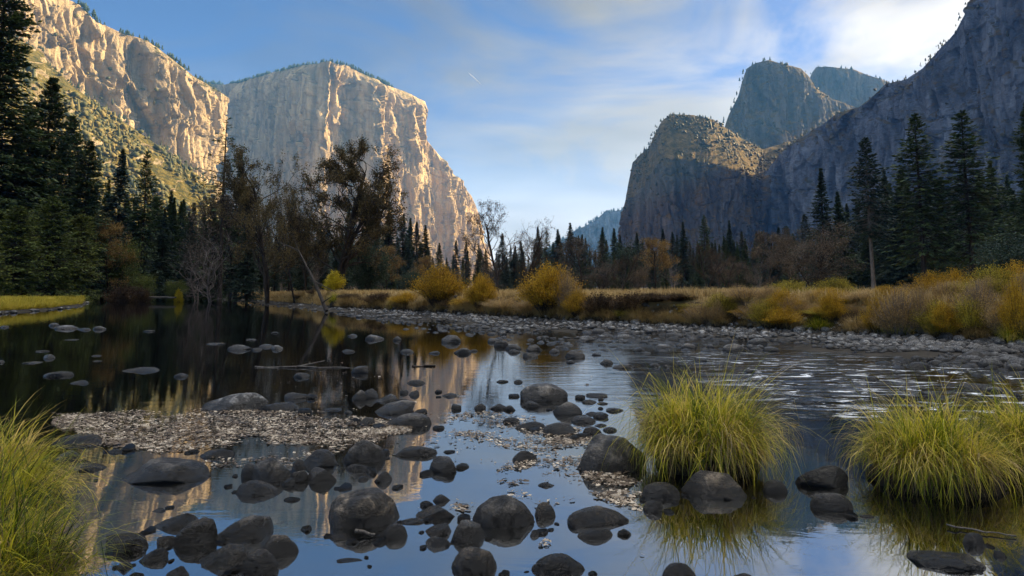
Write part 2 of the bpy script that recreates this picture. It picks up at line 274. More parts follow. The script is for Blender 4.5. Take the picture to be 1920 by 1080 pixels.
def watermat():
    m, nt, b, out = newmat('river_water'); L = nt.links
    nt.nodes.remove(b)
    geo = N(nt, 'ShaderNodeNewGeometry'); sx = N(nt, 'ShaderNodeSeparateXYZ'); L.new(geo.outputs['Position'], sx.inputs[0])
    mp = N(nt, 'ShaderNodeMapping'); mp.inputs['Scale'].default_value = (.55, 1.5, 1); mp.inputs['Rotation'].default_value = (0, 0, R(12)); L.new(geo.outputs['Position'], mp.inputs[0])
    n1 = N(nt, 'ShaderNodeTexNoise', i_Scale=2.2, i_Detail=5, i_Roughness=.6, i_Distortion=.6); L.new(mp.outputs[0], n1.inputs[0])
    n2 = N(nt, 'ShaderNodeTexNoise', i_Scale=.28, i_Detail=2); L.new(geo.outputs['Position'], n2.inputs[0])
    # riffle runs past the right side, 7 to 30 m out; calm pool on the left
    def mr(src, a, b_, c=0., d=1.):
        n = N(nt, 'ShaderNodeMapRange', interpolation_type='SMOOTHSTEP'); n.inputs[1].default_value = a; n.inputs[2].default_value = b_; n.inputs[3].default_value = c; n.inputs[4].default_value = d; L.new(src, n.inputs[0]); return n.outputs[0]
    def mul(a, b_):
        n = N(nt, 'ShaderNodeMath', operation='MULTIPLY'); L.new(a, n.inputs[0]); L.new(b_, n.inputs[1]); return n.outputs[0]
    fy = mr(sx.outputs[1], 6.5, 10.5); fx = mr(sx.outputs[0], -1.5, 5.0); patch = mr(n2.outputs[0], .38, .62, .35, 1.)
    rif = mul(mul(fy, fx), patch)
    amp = N(nt, 'ShaderNodeMath', operation='MULTIPLY_ADD'); amp.inputs[1].default_value = .028; amp.inputs[2].default_value = .0011; L.new(rif, amp.inputs[0])
    bp = N(nt, 'ShaderNodeBump', i_Strength=1.0); L.new(amp.outputs[0], bp.inputs['Distance']); L.new(n1.outputs[0], bp.inputs['Height'])
    gl = N(nt, 'ShaderNodeBsdfGlossy', i_Roughness=.012); gl.inputs['Color'].default_value = (.95, .97, 1, 1); L.new(bp.outputs[0], gl.inputs['Normal'])
    df = N(nt, 'ShaderNodeBsdfDiffuse'); df.inputs['Color'].default_value = (.003, .003, .0025, 1)
    # white sky glints painted into the riffle colour as foam streaks
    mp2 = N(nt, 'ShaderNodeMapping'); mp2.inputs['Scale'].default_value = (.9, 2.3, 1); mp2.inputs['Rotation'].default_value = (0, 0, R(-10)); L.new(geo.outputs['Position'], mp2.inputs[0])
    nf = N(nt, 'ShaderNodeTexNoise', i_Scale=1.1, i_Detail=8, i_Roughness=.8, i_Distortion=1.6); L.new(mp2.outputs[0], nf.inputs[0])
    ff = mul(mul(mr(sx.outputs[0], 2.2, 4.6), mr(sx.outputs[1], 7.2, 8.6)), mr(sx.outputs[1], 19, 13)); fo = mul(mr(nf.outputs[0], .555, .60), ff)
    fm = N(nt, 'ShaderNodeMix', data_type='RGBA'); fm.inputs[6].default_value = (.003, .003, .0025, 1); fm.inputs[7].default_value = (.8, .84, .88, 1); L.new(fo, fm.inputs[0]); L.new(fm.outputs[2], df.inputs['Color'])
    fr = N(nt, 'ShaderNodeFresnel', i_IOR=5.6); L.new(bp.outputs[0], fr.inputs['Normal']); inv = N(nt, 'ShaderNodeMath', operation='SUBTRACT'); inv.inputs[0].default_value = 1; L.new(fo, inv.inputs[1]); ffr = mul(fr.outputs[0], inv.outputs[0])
    ms = N(nt, 'ShaderNodeMixShader'); L.new(ffr, ms.inputs[0]); L.new(df.outputs[0], ms.inputs[1]); L.new(gl.outputs[0], ms.inputs[2]); L.new(ms.outputs[0], out.inputs[0])
    return m
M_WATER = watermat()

def groundmat():
    m, nt, b, out = newmat('ground'); L = nt.links
    geo = N(nt, 'ShaderNodeNewGeometry'); sx = N(nt, 'ShaderNodeSeparateXYZ'); L.new(geo.outputs['Position'], sx.inputs[0])
    n1 = N(nt, 'ShaderNodeTexNoise', i_Scale=1.2, i_Detail=7, i_Roughness=.65); L.new(geo.outputs['Position'], n1.inputs[0])
    nb = N(nt, 'ShaderNodeTexNoise', i_Scale=.05, i_Detail=4); L.new(geo.outputs['Position'], nb.inputs[0])
    zz = N(nt, 'ShaderNodeMath', operation='MULTIPLY_ADD'); zz.inputs[1].default_value = .3; L.new(n1.outputs[0], zz.inputs[0]); L.new(sx.outputs[2], zz.inputs[2])
    r = ramp(nt, [(0, (.035, .03, .022)), (.2, (.06, .055, .048)), (.34, (.035, .025, .014)), (.62, (.07, .045, .02)), (.80, (.30, .2, .085)), (1, (.38, .27, .12))])
    mr = N(nt, 'ShaderNodeMapRange'); mr.inputs[1].default_value = 0; mr.inputs[2].default_value = 1.5; L.new(zz.outputs[0], mr.inputs[0]); L.new(mr.outputs[0], r.inputs[0])
    r2 = ramp(nt, [(.3, .55), (.7, 1.2)]); L.new(n1.outputs[0], r2.inputs[0])
    mu = N(nt, 'ShaderNodeMix', data_type='RGBA', blend_type='MULTIPLY'); mu.inputs[0].default_value = 1; L.new(r.outputs[0], mu.inputs[6]); L.new(r2.outputs[0], mu.inputs[7])
    L.new(mu.outputs[2], b.inputs['Base Color']); b.inputs['Roughness'].default_value = 1; b.inputs['Specular IOR Level'].default_value = .1
    bp = N(nt, 'ShaderNodeBump', i_Strength=.8, i_Distance=.15); L.new(n1.outputs[0], bp.inputs['Height']); L.new(bp.outputs[0], b.inputs['Normal'])
    return m
M_GROUND = groundmat()

# ------------------------------------------------------------------ terrain
TPX = [-600, -200, 0, 100, 160, 185, 240, 300, 380, 450, 520, 600, 640, 700, 760, 900, 1100, 1300, 1500, 1700, 1920, 2300]
TW = [610, 600, 590, 582, 576, 563, 559, 559, 562, 569, 576, 585, 591, 600, 607, 624, 642, 650, 659, 677, 699, 712]
TF = [596, 590, 584, 577, 570, 553.5, 552.5, 552.5, 554, 560, 566, 573, 578, 581, 584, 593, 605, 615, 625, 637, 648, 658]
TT = [1.2, 1.0, .55, .5, .5, .5, .6, .6, .7, .9, 1.0, 1.15, 1.2, 1.2, 1.2, 1.2, 1.2, 1.25, 1.25, 1.2, 1.2, 1.2]
_x = np.array([(p - 960) / 1280 for p in TPX])
_w = np.array([G(p, y)[1] for p, y in zip(TPX, TW)]); _f = np.array([G(p, y, .15)[1] for p, y in zip(TPX, TF)])
def height(X, Y):
    X = np.asarray(X, float); Y = np.asarray(Y, float)
    q = X / np.maximum(Y, .5); yw = np.interp(q, _x, _w); yf = np.interp(q, _x, _f); tt = np.interp(q, _x, TT)
    yf = np.maximum(yf, yw + .5)
    z = np.where(Y < yw, np.maximum(-.6, -(yw - Y) * .15), 0)
    k = np.clip((Y - yw) / (yf - yw), 0, 1); z = z + .18 * k ** 2.2 - .10 * np.sin(np.clip(k, 0, 1) * np.pi) * (fbm(X * .5, Y * .5, seed=12) > 0)
    k2 = np.clip((Y - yf) / np.maximum(1.6, yf * .05), 0, 1); k2 = k2 * k2 * (3 - 2 * k2); z = z + (tt - .18) * k2
    z = z + k2 * .12 * fbm(X * .15, Y * .15, seed=3) + .03 * fbm(X * 1.1, Y * 1.1, seed=5) * (Y > yw)
    far = np.clip((Y - 400) / 2500, 0, 1); z = z + far * 12
    near = np.clip((1.2 - Y) / 2, 0, 1); z = np.where(Y < 1.2, -.5 + near * 1.0, z)
    # near mounds that carry the sedge
    for mx, my, mr_, mh in ((-3.35, 4.2, .8, .36), (-2.55, 2.9, .55, .35), (-4.2, 5.2, .9, .5), (4.1, 5.0, .9, .55)):
        z = z + mh * np.exp(-((X - mx) ** 2 + (Y - my) ** 2) / (mr_ * mr_ * .55))
    return z
def build_ground():
    ang = np.concatenate([np.linspace(-180, -52, 24)[:-1], np.linspace(-52, 52, 520), np.linspace(52, 180, 24)[1:]])
    r = np.concatenate([[.01, .5], np.geomspace(1.0, 7000, 420)])
    A, RR = np.meshgrid(np.radians(ang), r, indexing='ij')
    X = np.sin(A) * RR; Y = np.cos(A) * RR
    Z = np.where(Y > -5, height(X, Y), .5)
    V = np.stack([X, Y, Z], -1).reshape(-1, 3)
    return struct('ground', mesh_np('ground', V, [gridfaces(len(ang), len(r))[:, ::-1]], M_GROUND, True))
build_ground()
wv = [(-260, .2, 0), (260, .2, 0), (260, 330, 0), (-260, 330, 0)]
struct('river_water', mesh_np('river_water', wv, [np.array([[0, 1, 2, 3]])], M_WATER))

# ------------------------------------------------------------------ mountains
def cliff(name, ctrl, nu, nv, mat, prof, relief, seed, zb=-15, back=350, backdrop=-.15, rimn=2.0, topfade=.06, backdir=None):
    """ctrl rows: px, py, Y of the rim; px, Y of the foot"""
    T = np.array([P(a, b, c) for a, b, c, d, e in ctrl]); B = np.array([[ray(d, 545)[0] * e, e, zb] for a, b, c, d, e in ctrl])
    seg = np.linalg.norm(np.diff(T, axis=0), axis=1); s = np.concatenate([[0], np.cumsum(seg)])
    u = np.linspace(0, s[-1], nu)
    Ti = np.stack([np.interp(u, s, T[:, k]) for k in range(3)], 1); Bi = np.stack([np.interp(u, s, B[:, k]) for k in range(3)], 1)
    # ground-plan arc length and outward normal
    mid = (Ti + Bi) / 2; tg = np.gradient(mid[:, :2], axis=0)
    k = 9; ker = np.ones(k) / k
    tg = np.stack([np.convolve(np.pad(tg[:, i], k // 2, 'edge'), ker, 'valid') for i in (0, 1)], 1)
    tg /= np.linalg.norm(tg, axis=1)[:, None]; nr = np.stack([tg[:, 1], -tg[:, 0]], 1)
    Ti[:, 2] += fbm(u / 60, u * 0, o=4, seed=seed + 90) * rimn * Ti[:, 1] / 1280
    v = np.linspace(0, 1, nv); pf = np.interp(v, [p[0] for p in prof], [p[1] for p in prof])
    U2 = np.repeat(u[:, None], nv, 1); Vv = np.repeat(v[None], nu, 0)
    Z = Ti[:, 2][:, None] * (1 - v) + zb * v
    XY = Ti[:, None, :2] * (1 - pf)[None, :, None] + Bi[:, None, :2] * pf[None, :, None]
    CURPX[0] = np.interp(u, s, [c[0] for c in ctrl])
    d = relief(U2, Z, Vv, seed) * np.clip(Vv / topfade, 0, 1)
    XY = XY + nr[:, None, :] * d[..., None]
    V = np.concatenate([XY, Z[..., None]], -1)
    nb = 14; kb = np.linspace(0, 1, nb + 1)[1:][::-1]
    bd = np.array(backdir) if backdir is not None else None
    bv = (-nr if bd is None else np.repeat(bd[None], nu, 0))
    BXY = Ti[:, None, :2] + bv[:, None, :] * (kb * back)[None, :, None]
    BZ = Ti[:, 2][:, None] + back * kb[None] * backdrop + 6 * fbm(U2[:, :nb] / 50, kb[None] * 9 + 0 * U2[:, :nb], seed=seed) * 1.0
    BV = np.concatenate([BXY, BZ[..., None]], -1)
    A = np.concatenate([BV, V], 1)
    me = mesh_np(name, A.reshape(-1, 3), [gridfaces(nu, nv + nb)], mat, False)
    o = struct(name, me)
    return Ti, o, V
CURPX = [None]
def slabs(x, z, A, tilt, seed):
    """broken rock: flat plates of random offset and tilt with sharp edges"""
    ix, iz = np.floor(x), np.floor(z); best = np.full(x.shape, 9.); out = np.zeros(x.shape)
    o = np.zeros_like(x)
    for a in (-1, 0, 1):
        for b in (-1, 0, 1):
            cx, cz = ix + a, iz + b; jx = cx + _h(cx, cz, o, seed); jz = cz + _h(cx, cz, o, seed + 1)
            dd = (x - jx) ** 2 + (z - jz) ** 2; m = dd < best
            val = A * (_h(cx, cz, o, seed + 2) - .5) + tilt * ((_h(cx, cz, o, seed + 3) - .5) * 2 * (x - jx) + (_h(cx, cz, o, seed + 4) - .5) * 1.0 * (z - jz))
            out = np.where(m, val, out); best = np.where(m, dd, best)
    return out
def ridged(x, y, seed, o=3):
    return 1 - 2 * np.abs(fbm(x, y, o=o, seed=seed))
def broken(u, z, s, k=1.0, zs=3.2):
    w = u + 26 * fbm(u / 120, z / 160, o=3, seed=s + 60) + .10 * z; q = z + 40 * fbm(u / 90, z / 200, seed=s + 61)
    return k * (slabs(w / 95, q / (95 * zs), 34, 40, s + 20) + slabs(w / 38, q / (38 * zs), 16, 20, s + 30) + slabs(w / 15, q / (15 * zs * .8), 7, 9, s + 40) + 2.5 * fbm(u / 7, z / 14, o=2, seed=s + 3)
                - 15 * np.exp(-(fbm(w / 62, q / 620, o=3, seed=s + 70) / .05) ** 2) - 9 * np.exp(-(fbm(w / 30, q / 300, o=2, seed=s + 71) / .06) ** 2) - 8 * np.exp(-(fbm(w / 200, q / 90, o=3, seed=s + 72) / .03) ** 2))
def rel_cap(u, z, v, s):
    px = CURPX[0][:, None] + 12 * fbm(u / 160, z / 220, seed=s + 8) + (z - 400) * .012
    saw = np.interp(px, [0, 600, 642, 650, 694, 726, 736, 756, 800, 812, 832, 900, 950], [0, 10, -30, -26, 84, 10, 6, 56, 0, -8, 34, 0, 0])
    return 36 * fbm(u / 170, z / 1100, o=2, seed=s) + broken(u, z, s) + saw * np.clip((z + 100) / 300, 0, 1)
def rel_left(u, z, v, s):
    w = u + 50 * fbm(u / 200, z / 250, seed=s + 50) + .15 * z
    return 58 * fbm(w / 120, z / 600, o=2, seed=s) + 16 * ridged(w / 90, z / 380, s + 1, 2) + broken(u, z, s, .95, 2.4)
def rel_butt(u, z, v, s):
    return rel_soft(u, z, v, s) * np.clip((v - .12) / .25, .22, 1)
def rel_soft(u, z, v, s):
    return 36 * fbm(u / 160, z / 420, o=3, seed=s) + broken(u, z, s, .62, 2.2)
def rel_hill(u, z, v, s):
    return 26 * fbm(u / 130, z / 90, o=3, seed=s) + 9 * fbm(u / 28, z / 22, o=3, seed=s + 2) + slabs(u / 40, z / 22, 9, 8, s + 9) * (z > 150)
VERT = [(0, 0), (.05, .05), (.6, .35), (.8, .55), (1, 1)]
STEEP = [(0, 0), (.5, .35), (.85, .7), (1, 1)]
rims = []
rims.append(cliff('granite_cliff', [(330, 185, 3650, 330, 3500), (380, 158, 3500, 372, 3380), (402, 158, 3420, 396, 3300), (440, 157, 3330, 430, 3200), (500, 139, 3120, 490, 3000), (560, 124, 2880, 540, 2760), (600, 118, 2740, 563, 2560),
    (618, 116, 2725, 576, 2530), (645, 121, 2790, 640, 2640), (690, 142, 2920, 690, 2800), (735, 162, 3070, 745, 2950), (780, 181, 3240, 795, 3120), (797, 190, 3330, 815, 3220), (800, 262, 3400, 830, 3300),
    (828, 297, 3500, 850, 3400), (856, 333, 3620, 872, 3500), (885, 368, 3760, 893, 3640), (899, 405, 3860, 903, 3760), (907, 455, 3960, 909, 3900), (914, 520, 4060, 916, 4000)],
    900, 420, M_CAP, VERT, rel_cap, 11, back=700, backdrop=.0, rimn=2.5, backdir=(-.55, .83)))
rims.append(cliff('granite_cliff', [(-320, -160, 1150, -340, 1050), (-120, -140, 1280, -140, 1180), (20, -60, 1420, 10, 1330), (70, -22, 1500, 66, 1400), (120, -4, 1560, 118, 1460), (150, 10, 1600, 150, 1500), (178, 38, 1640, 180, 1540), (240, 66, 1710, 240, 1610), (275, 76, 1745, 270, 1650),
    (300, 92, 1780, 296, 1690), (335, 122, 1830, 332, 1730), (362, 142, 1870, 352, 1770), (392, 160, 1930, 368, 1830), (397, 172, 1990, 372, 1930), (380, 186, 2110, 372, 2080), (376, 230, 2250, 370, 2250)],
    760, 360, M_LEFT, VERT, rel_left, 23, back=500, backdrop=.08, rimn=3, backdir=(-.6, .8)))
rims.append(cliff('wooded_hillside', [(-260, -60, 900, -300, 300), (-60, 20, 1000, -200, 380), (40, 78, 1080, -60, 480), (75, 96, 1120, 20, 560), (100, 128, 1130, 80, 640), (135, 160, 1140, 140, 700), (190, 203, 1150, 200, 760), (250, 242, 1160, 270, 820), (310, 285, 1180, 330, 880), (360, 318, 1200, 380, 930),
    (386, 338, 1230, 410, 980), (400, 368, 1280, 440, 1050), (440, 450, 1360, 480, 1150), (480, 520, 1450, 520, 1250)],
    420, 260, M_HILL, [(0, 0), (.3, .36), (1, 1)], rel_hill, 37, back=300, backdrop=-.35, rimn=3, topfade=.03))
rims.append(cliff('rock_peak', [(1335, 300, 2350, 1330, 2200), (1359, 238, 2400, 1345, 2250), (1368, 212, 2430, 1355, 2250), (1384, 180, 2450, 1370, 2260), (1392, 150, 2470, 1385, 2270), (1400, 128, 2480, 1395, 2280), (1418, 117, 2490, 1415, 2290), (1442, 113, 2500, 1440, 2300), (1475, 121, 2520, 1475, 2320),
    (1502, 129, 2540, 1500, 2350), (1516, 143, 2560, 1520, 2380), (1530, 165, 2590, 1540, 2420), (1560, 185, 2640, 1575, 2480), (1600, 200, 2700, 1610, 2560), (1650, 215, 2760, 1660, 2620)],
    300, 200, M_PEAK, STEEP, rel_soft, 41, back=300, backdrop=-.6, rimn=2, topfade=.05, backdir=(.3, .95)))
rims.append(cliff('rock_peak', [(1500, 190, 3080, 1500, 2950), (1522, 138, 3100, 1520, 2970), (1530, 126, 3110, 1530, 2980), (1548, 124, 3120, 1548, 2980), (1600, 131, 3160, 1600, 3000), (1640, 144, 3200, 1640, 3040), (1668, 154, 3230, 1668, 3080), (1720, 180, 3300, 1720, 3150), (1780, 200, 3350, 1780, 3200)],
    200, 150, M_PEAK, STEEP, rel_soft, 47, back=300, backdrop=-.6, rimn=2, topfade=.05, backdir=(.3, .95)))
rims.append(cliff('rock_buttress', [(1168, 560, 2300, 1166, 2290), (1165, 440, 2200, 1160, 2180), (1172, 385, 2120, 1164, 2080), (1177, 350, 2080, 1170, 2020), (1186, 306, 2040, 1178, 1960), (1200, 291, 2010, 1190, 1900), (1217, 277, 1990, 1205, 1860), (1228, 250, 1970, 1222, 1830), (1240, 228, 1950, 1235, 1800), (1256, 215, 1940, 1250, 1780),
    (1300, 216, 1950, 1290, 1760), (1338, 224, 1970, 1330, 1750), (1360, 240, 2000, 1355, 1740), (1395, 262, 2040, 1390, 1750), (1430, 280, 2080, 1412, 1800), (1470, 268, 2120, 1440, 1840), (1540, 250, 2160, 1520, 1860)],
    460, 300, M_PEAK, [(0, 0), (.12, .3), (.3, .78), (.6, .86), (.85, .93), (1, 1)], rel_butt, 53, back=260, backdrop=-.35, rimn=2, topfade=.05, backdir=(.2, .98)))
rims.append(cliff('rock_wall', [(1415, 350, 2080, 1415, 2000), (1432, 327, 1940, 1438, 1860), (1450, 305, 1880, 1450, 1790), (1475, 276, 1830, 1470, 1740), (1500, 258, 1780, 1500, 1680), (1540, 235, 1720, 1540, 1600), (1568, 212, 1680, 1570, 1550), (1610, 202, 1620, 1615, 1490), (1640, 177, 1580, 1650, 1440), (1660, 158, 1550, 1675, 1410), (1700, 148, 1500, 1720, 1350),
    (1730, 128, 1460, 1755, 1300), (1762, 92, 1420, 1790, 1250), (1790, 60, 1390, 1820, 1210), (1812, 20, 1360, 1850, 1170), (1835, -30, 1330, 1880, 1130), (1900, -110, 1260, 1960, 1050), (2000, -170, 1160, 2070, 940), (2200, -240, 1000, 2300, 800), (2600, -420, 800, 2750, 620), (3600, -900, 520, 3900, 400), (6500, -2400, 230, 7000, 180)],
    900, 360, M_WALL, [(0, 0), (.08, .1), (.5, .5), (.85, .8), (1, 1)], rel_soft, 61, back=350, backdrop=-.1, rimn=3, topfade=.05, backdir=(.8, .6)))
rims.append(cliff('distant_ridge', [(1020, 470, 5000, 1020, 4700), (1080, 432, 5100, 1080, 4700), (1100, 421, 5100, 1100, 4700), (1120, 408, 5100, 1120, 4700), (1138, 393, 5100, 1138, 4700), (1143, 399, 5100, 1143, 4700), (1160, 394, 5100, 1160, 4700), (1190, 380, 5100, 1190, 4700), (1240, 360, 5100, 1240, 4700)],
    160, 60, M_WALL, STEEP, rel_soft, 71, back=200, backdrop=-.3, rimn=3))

# ridge that goes on behind the viewer on the right: same wall, seen only as shade
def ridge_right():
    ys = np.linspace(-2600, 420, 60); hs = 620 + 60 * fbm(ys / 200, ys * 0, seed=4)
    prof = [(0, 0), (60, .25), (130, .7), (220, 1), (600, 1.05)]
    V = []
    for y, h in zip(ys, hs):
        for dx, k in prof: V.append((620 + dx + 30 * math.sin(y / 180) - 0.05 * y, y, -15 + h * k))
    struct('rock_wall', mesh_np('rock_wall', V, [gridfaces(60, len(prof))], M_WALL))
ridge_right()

# small trees along the rims
def rim_trees(Ti, n, seed, size, name='rim_trees', rng=(0, 1)):
    r = np.random.default_rng(seed); Vs = []; Fs = []; b = 0
    for i in range(n):
        u_ = r.uniform(*rng)
        if mnoise.noise((u_ * 38, seed * 3.1, 0)) < -.12: continue
        t = Ti[int(u_ * (len(Ti) - 1))]; h = size * r.uniform(.4, 1.2); w = h * r.uniform(.2, .4)
        c = t + np.array([r.uniform(-8, 8), r.uniform(-6, 25), -h * .1])
        for lv in range(3):
            z0 = h * (.12 + .26 * lv); z1 = h * (.5 + .26 * lv); ww = w * (1 - .26 * lv)
            a = np.linspace(0, 2 * np.pi, 6)[:-1] + r.uniform(0, 6)
            ring = np.stack([c[0] + np.cos(a) * ww * r.uniform(.7, 1.3, 5), c[1] + np.sin(a) * ww, np.full(5, c[2] + z0)], 1)
            Vs.append(ring); Vs.append([[c[0], c[1], c[2] + z1]])
            for k in range(5): Fs.append((b + k, b + (k + 1) % 5, b + 5))
            b += 6
    link(name, mesh_np(name, np.concatenate(Vs), [np.array(Fs)], M_NEEDLE_B), kind='stuff', label='tiny trees scattered along the rim of the cliff', category='trees')
rim_trees(rims[0][0], 620, 1, 20, rng=(.02, .56)); rim_trees(rims[1][0], 480, 2, 15, rng=(.2, .84)); rim_trees(rims[2][0], 300, 3, 8, rng=(.1, .95))
rim_trees(rims[3][0], 90, 4, 14); rim_trees(rims[4][0], 90, 5, 15); rim_trees(rims[5][0], 160, 6, 9, rng=(.4, .8)); rim_trees(rims[6][0], 260, 7, 7, rng=(.02, .55))
rim_trees(rims[7][0], 130, 8, 26)

_ico = {}
def ico(n):
    if n not in _ico:
        bm = bmesh.new(); bmesh.ops.create_icosphere(bm, subdivisions=n, radius=1)
        bm.verts.index_update(); _ico[n] = (np.array([v.co[:] for v in bm.verts]), np.array([[v.index for v in f.verts] for f in bm.faces])); bm.free()
    V, Fc = _ico[n]; return V.copy(), Fc
def slope_scrub(V, n, seed, size, zn, name, label, mat, ymax=.98, cone=.2):
    """bushes and small trees rooted on the gentle parts of a mountain side"""
    r = np.random.default_rng(seed); d0 = np.gradient(V, axis=0); d1 = np.gradient(V, axis=1); nn = np.cross(d0, d1); nn /= np.linalg.norm(nn, axis=2)[..., None] + 1e-9
    ok = np.argwhere((np.abs(nn[..., 2]) > zn) & (V[..., 2] > 0)); 
    if not len(ok): return
    pk = ok[r.integers(0, len(ok), n)]; c = V[pk[:, 0], pk[:, 1]] + r.normal(0, 3, (n, 3)) * np.array([1, 1, .1])
    f = fbm(c[:, 0] / 60, c[:, 1] / 60, c[:, 2] / 60, seed=seed) > .0; c = c[f]; n = len(c)
    I, Fc = ico(1); sz = size * (.4 + r.random(n) ** 2.2 * 1.2); tall = r.random(n) < cone
    sc = np.stack([sz, sz, np.where(tall, sz * 2.6, sz * .8)], 1); P_ = I[None] * sc[:, None] * r.uniform(.65, 1.25, (n, len(I), 1))
    top = I[None, :, 2:3] > .3; P_[..., :2] *= np.where(tall[:, None, None] & top, .35, 1)
    P_ = P_ + c[:, None] + np.array([0, 0, .3]) * sz[:, None, None]
    Fq = (np.arange(n)[:, None, None] * len(I) + Fc[None]).reshape(-1, 3)
    link(name, mesh_np(name, P_.reshape(-1, 3), [Fq], mat), kind='stuff', label=label, category='bushes')
# ------------------------------------------------------------------ plants
def quads(c, d, n, L, Wd):
    """leaf quads (diamonds): centre, long direction, normal, length, width"""
    s = np.cross(d, n); s /= np.linalg.norm(s, axis=1)[:, None] + 1e-9
    L = np.asarray(L)[:, None]; Wd = np.asarray(Wd)[:, None]
    V = np.stack([c - d * L * .5, c + s * Wd * .5, c + d * L * .5, c - s * Wd * .5], 1).reshape(-1, 3)
    return V, np.arange(len(c) * 4).reshape(-1, 4)
def rdir(r, n):
    v = r.normal(size=(n, 3)); return v / np.linalg.norm(v, axis=1)[:, None]
def tubes(segs, ns=5):
    """segs: list of (p0, p1, r0, r1)"""
    p0 = np.array([s[0] for s in segs]); p1 = np.array([s[1] for s in segs]); r0 = np.array([s[2] for s in segs]); r1 = np.array([s[3] for s in segs])
    d = p1 - p0; d /= np.linalg.norm(d, axis=1)[:, None] + 1e-9
    up = np.where(np.abs(d[:, 2:3]) > .9, np.array([[1., 0, 0]]), np.array([[0, 0, 1.]]))
    a = np.cross(d, up); a /= np.linalg.norm(a, axis=1)[:, None]; b = np.cross(d, a)
    t = np.arange(ns) / ns * 2 * np.pi; ring = a[:, None] * np.cos(t)[None, :, None] + b[:, None] * np.sin(t)[None, :, None]
    V = np.concatenate([p0[:, None] + ring * r0[:, None, None], p1[:, None] + ring * r1[:, None, None]], 1)
    base = np.arange(len(segs))[:, None] * 2 * ns; k = np.arange(ns)[None]
    Fq = np.stack([base + k, base + (k + 1) % ns, base + ns + (k + 1) % ns, base + ns + k], -1).reshape(-1, 4)
    return V.reshape(-1, 3), Fq
HT = {}
def thing(name, cat):
    o = bpy.data.objects.new(name, None); COL.objects.link(o); o['category'] = cat; o.empty_display_size = .5; return o

def conifer(seed, H=40., rad=4.6, c0=.12, step=.55, nb=6, ns=15, spray=(.95, .34), mat=None, sparse=0., taper=1.0, bark=None, top=1.0, dead=0):
    r = np.random.default_rng(seed)
    root = thing('conifer_tree', 'tree')
    tr = []; bend = r.uniform(-.3, .3, 2)
    zs = np.linspace(0, H, 14)
    pts = [np.array([bend[0] * math.sin(z / H * 3), bend[1] * math.sin(z / H * 2.5), z]) for z in zs]
    for i in range(13):
        f = lambda z: .012 * H * (1 - z / H) ** .8 + .03
        tr.append((pts[i] - np.array([0, 0, .2 if i == 0 else 0]), pts[i + 1], f(zs[i]) * (1.35 if i == 0 else 1), f(zs[i + 1])))
    C = []; Dd = []; Nn = []; LL = []; WW = []
    z = H * c0
    lean = fbm(np.linspace(0, 12, 80), np.linspace(0, 3, 80), o=3, seed=seed)
    while z < H * .995:
        t = (z - H * c0) / (H * (1 - c0))
        pr = (1 - t) ** taper * (.55 + .45 * min(1, t * 5 + .3)) + .03
        pr *= 1 + .5 * lean[int(t * 79)]
        for k in range(nb):
            if r.random() < sparse: continue
            az = r.uniform(0, 2 * np.pi); Lb = rad * pr * r.uniform(.55, 1.15) * (1.1 if r.random() < .9 else 1.4)
            el = .28 - .75 * (1 - t) + r.uniform(-.2, .2)
            d0 = np.array([math.cos(az), math.sin(az), el]); d0 /= np.linalg.norm(d0)
            base = np.array([np.interp(z, zs, [p[0] for p in pts]), np.interp(z, zs, [p[1] for p in pts]), z])
            tip = base + d0 * Lb + np.array([0, 0, .10 * Lb])
            if Lb > .7: tr.append((base, base + (tip - base) * .85, .012 * Lb + .015, .012))
            if r.random() < dead: continue
            n = max(3, int(ns * (.35 + .65 * Lb / rad)))
            q = r.uniform(.18, 1.0, n) ** .8
            c = base + (tip - base) * q[:, None]
            side = np.array([-d0[1], d0[0], 0]); sg = r.choice([-1, 1], n)
            sl_ = (r.uniform(0, .34, n) * Lb * (1.05 - q) + .1) * sg
            c = c + side * sl_[:, None] + np.stack([0 * q, 0 * q, -np.abs(sl_) * .35 + r.uniform(-.12, .16, n)], 1)
            dd = d0 + side * (sg * r.uniform(.2, 1.3, n))[:, None] + np.stack([0 * q, 0 * q, r.uniform(-.55, .35, n)], 1)
            dd /= np.linalg.norm(dd, axis=1)[:, None]
            nn = np.stack([r.normal(0, .55, n), r.normal(0, .55, n), np.ones(n)], 1)
            C.append(c); Dd.append(dd); Nn.append(nn); sz = r.uniform(.6, 1.25, n) * (.65 + .35 * min(1, Lb / rad * 1.6)); LL.append(spray[0] * sz); WW.append(spray[1] * sz * r.uniform(.7, 1.3, n))
        z += step * r.uniform(.6, 1.4) * (.7 + .3 * (1 - t))
    V, Fq = quads(np.concatenate(C), np.concatenate(Dd), np.concatenate(Nn), np.concatenate(LL), np.concatenate(WW))
    link('crown', mesh_np('conifer_crown', V, [Fq], mat or M_NEEDLE), root)
    V, Fq = tubes(tr, 6); link('trunk', mesh_np('conifer_trunk', V, [Fq], bark or M_BARK, True), root)
    HT[root] = (H, 1); return root

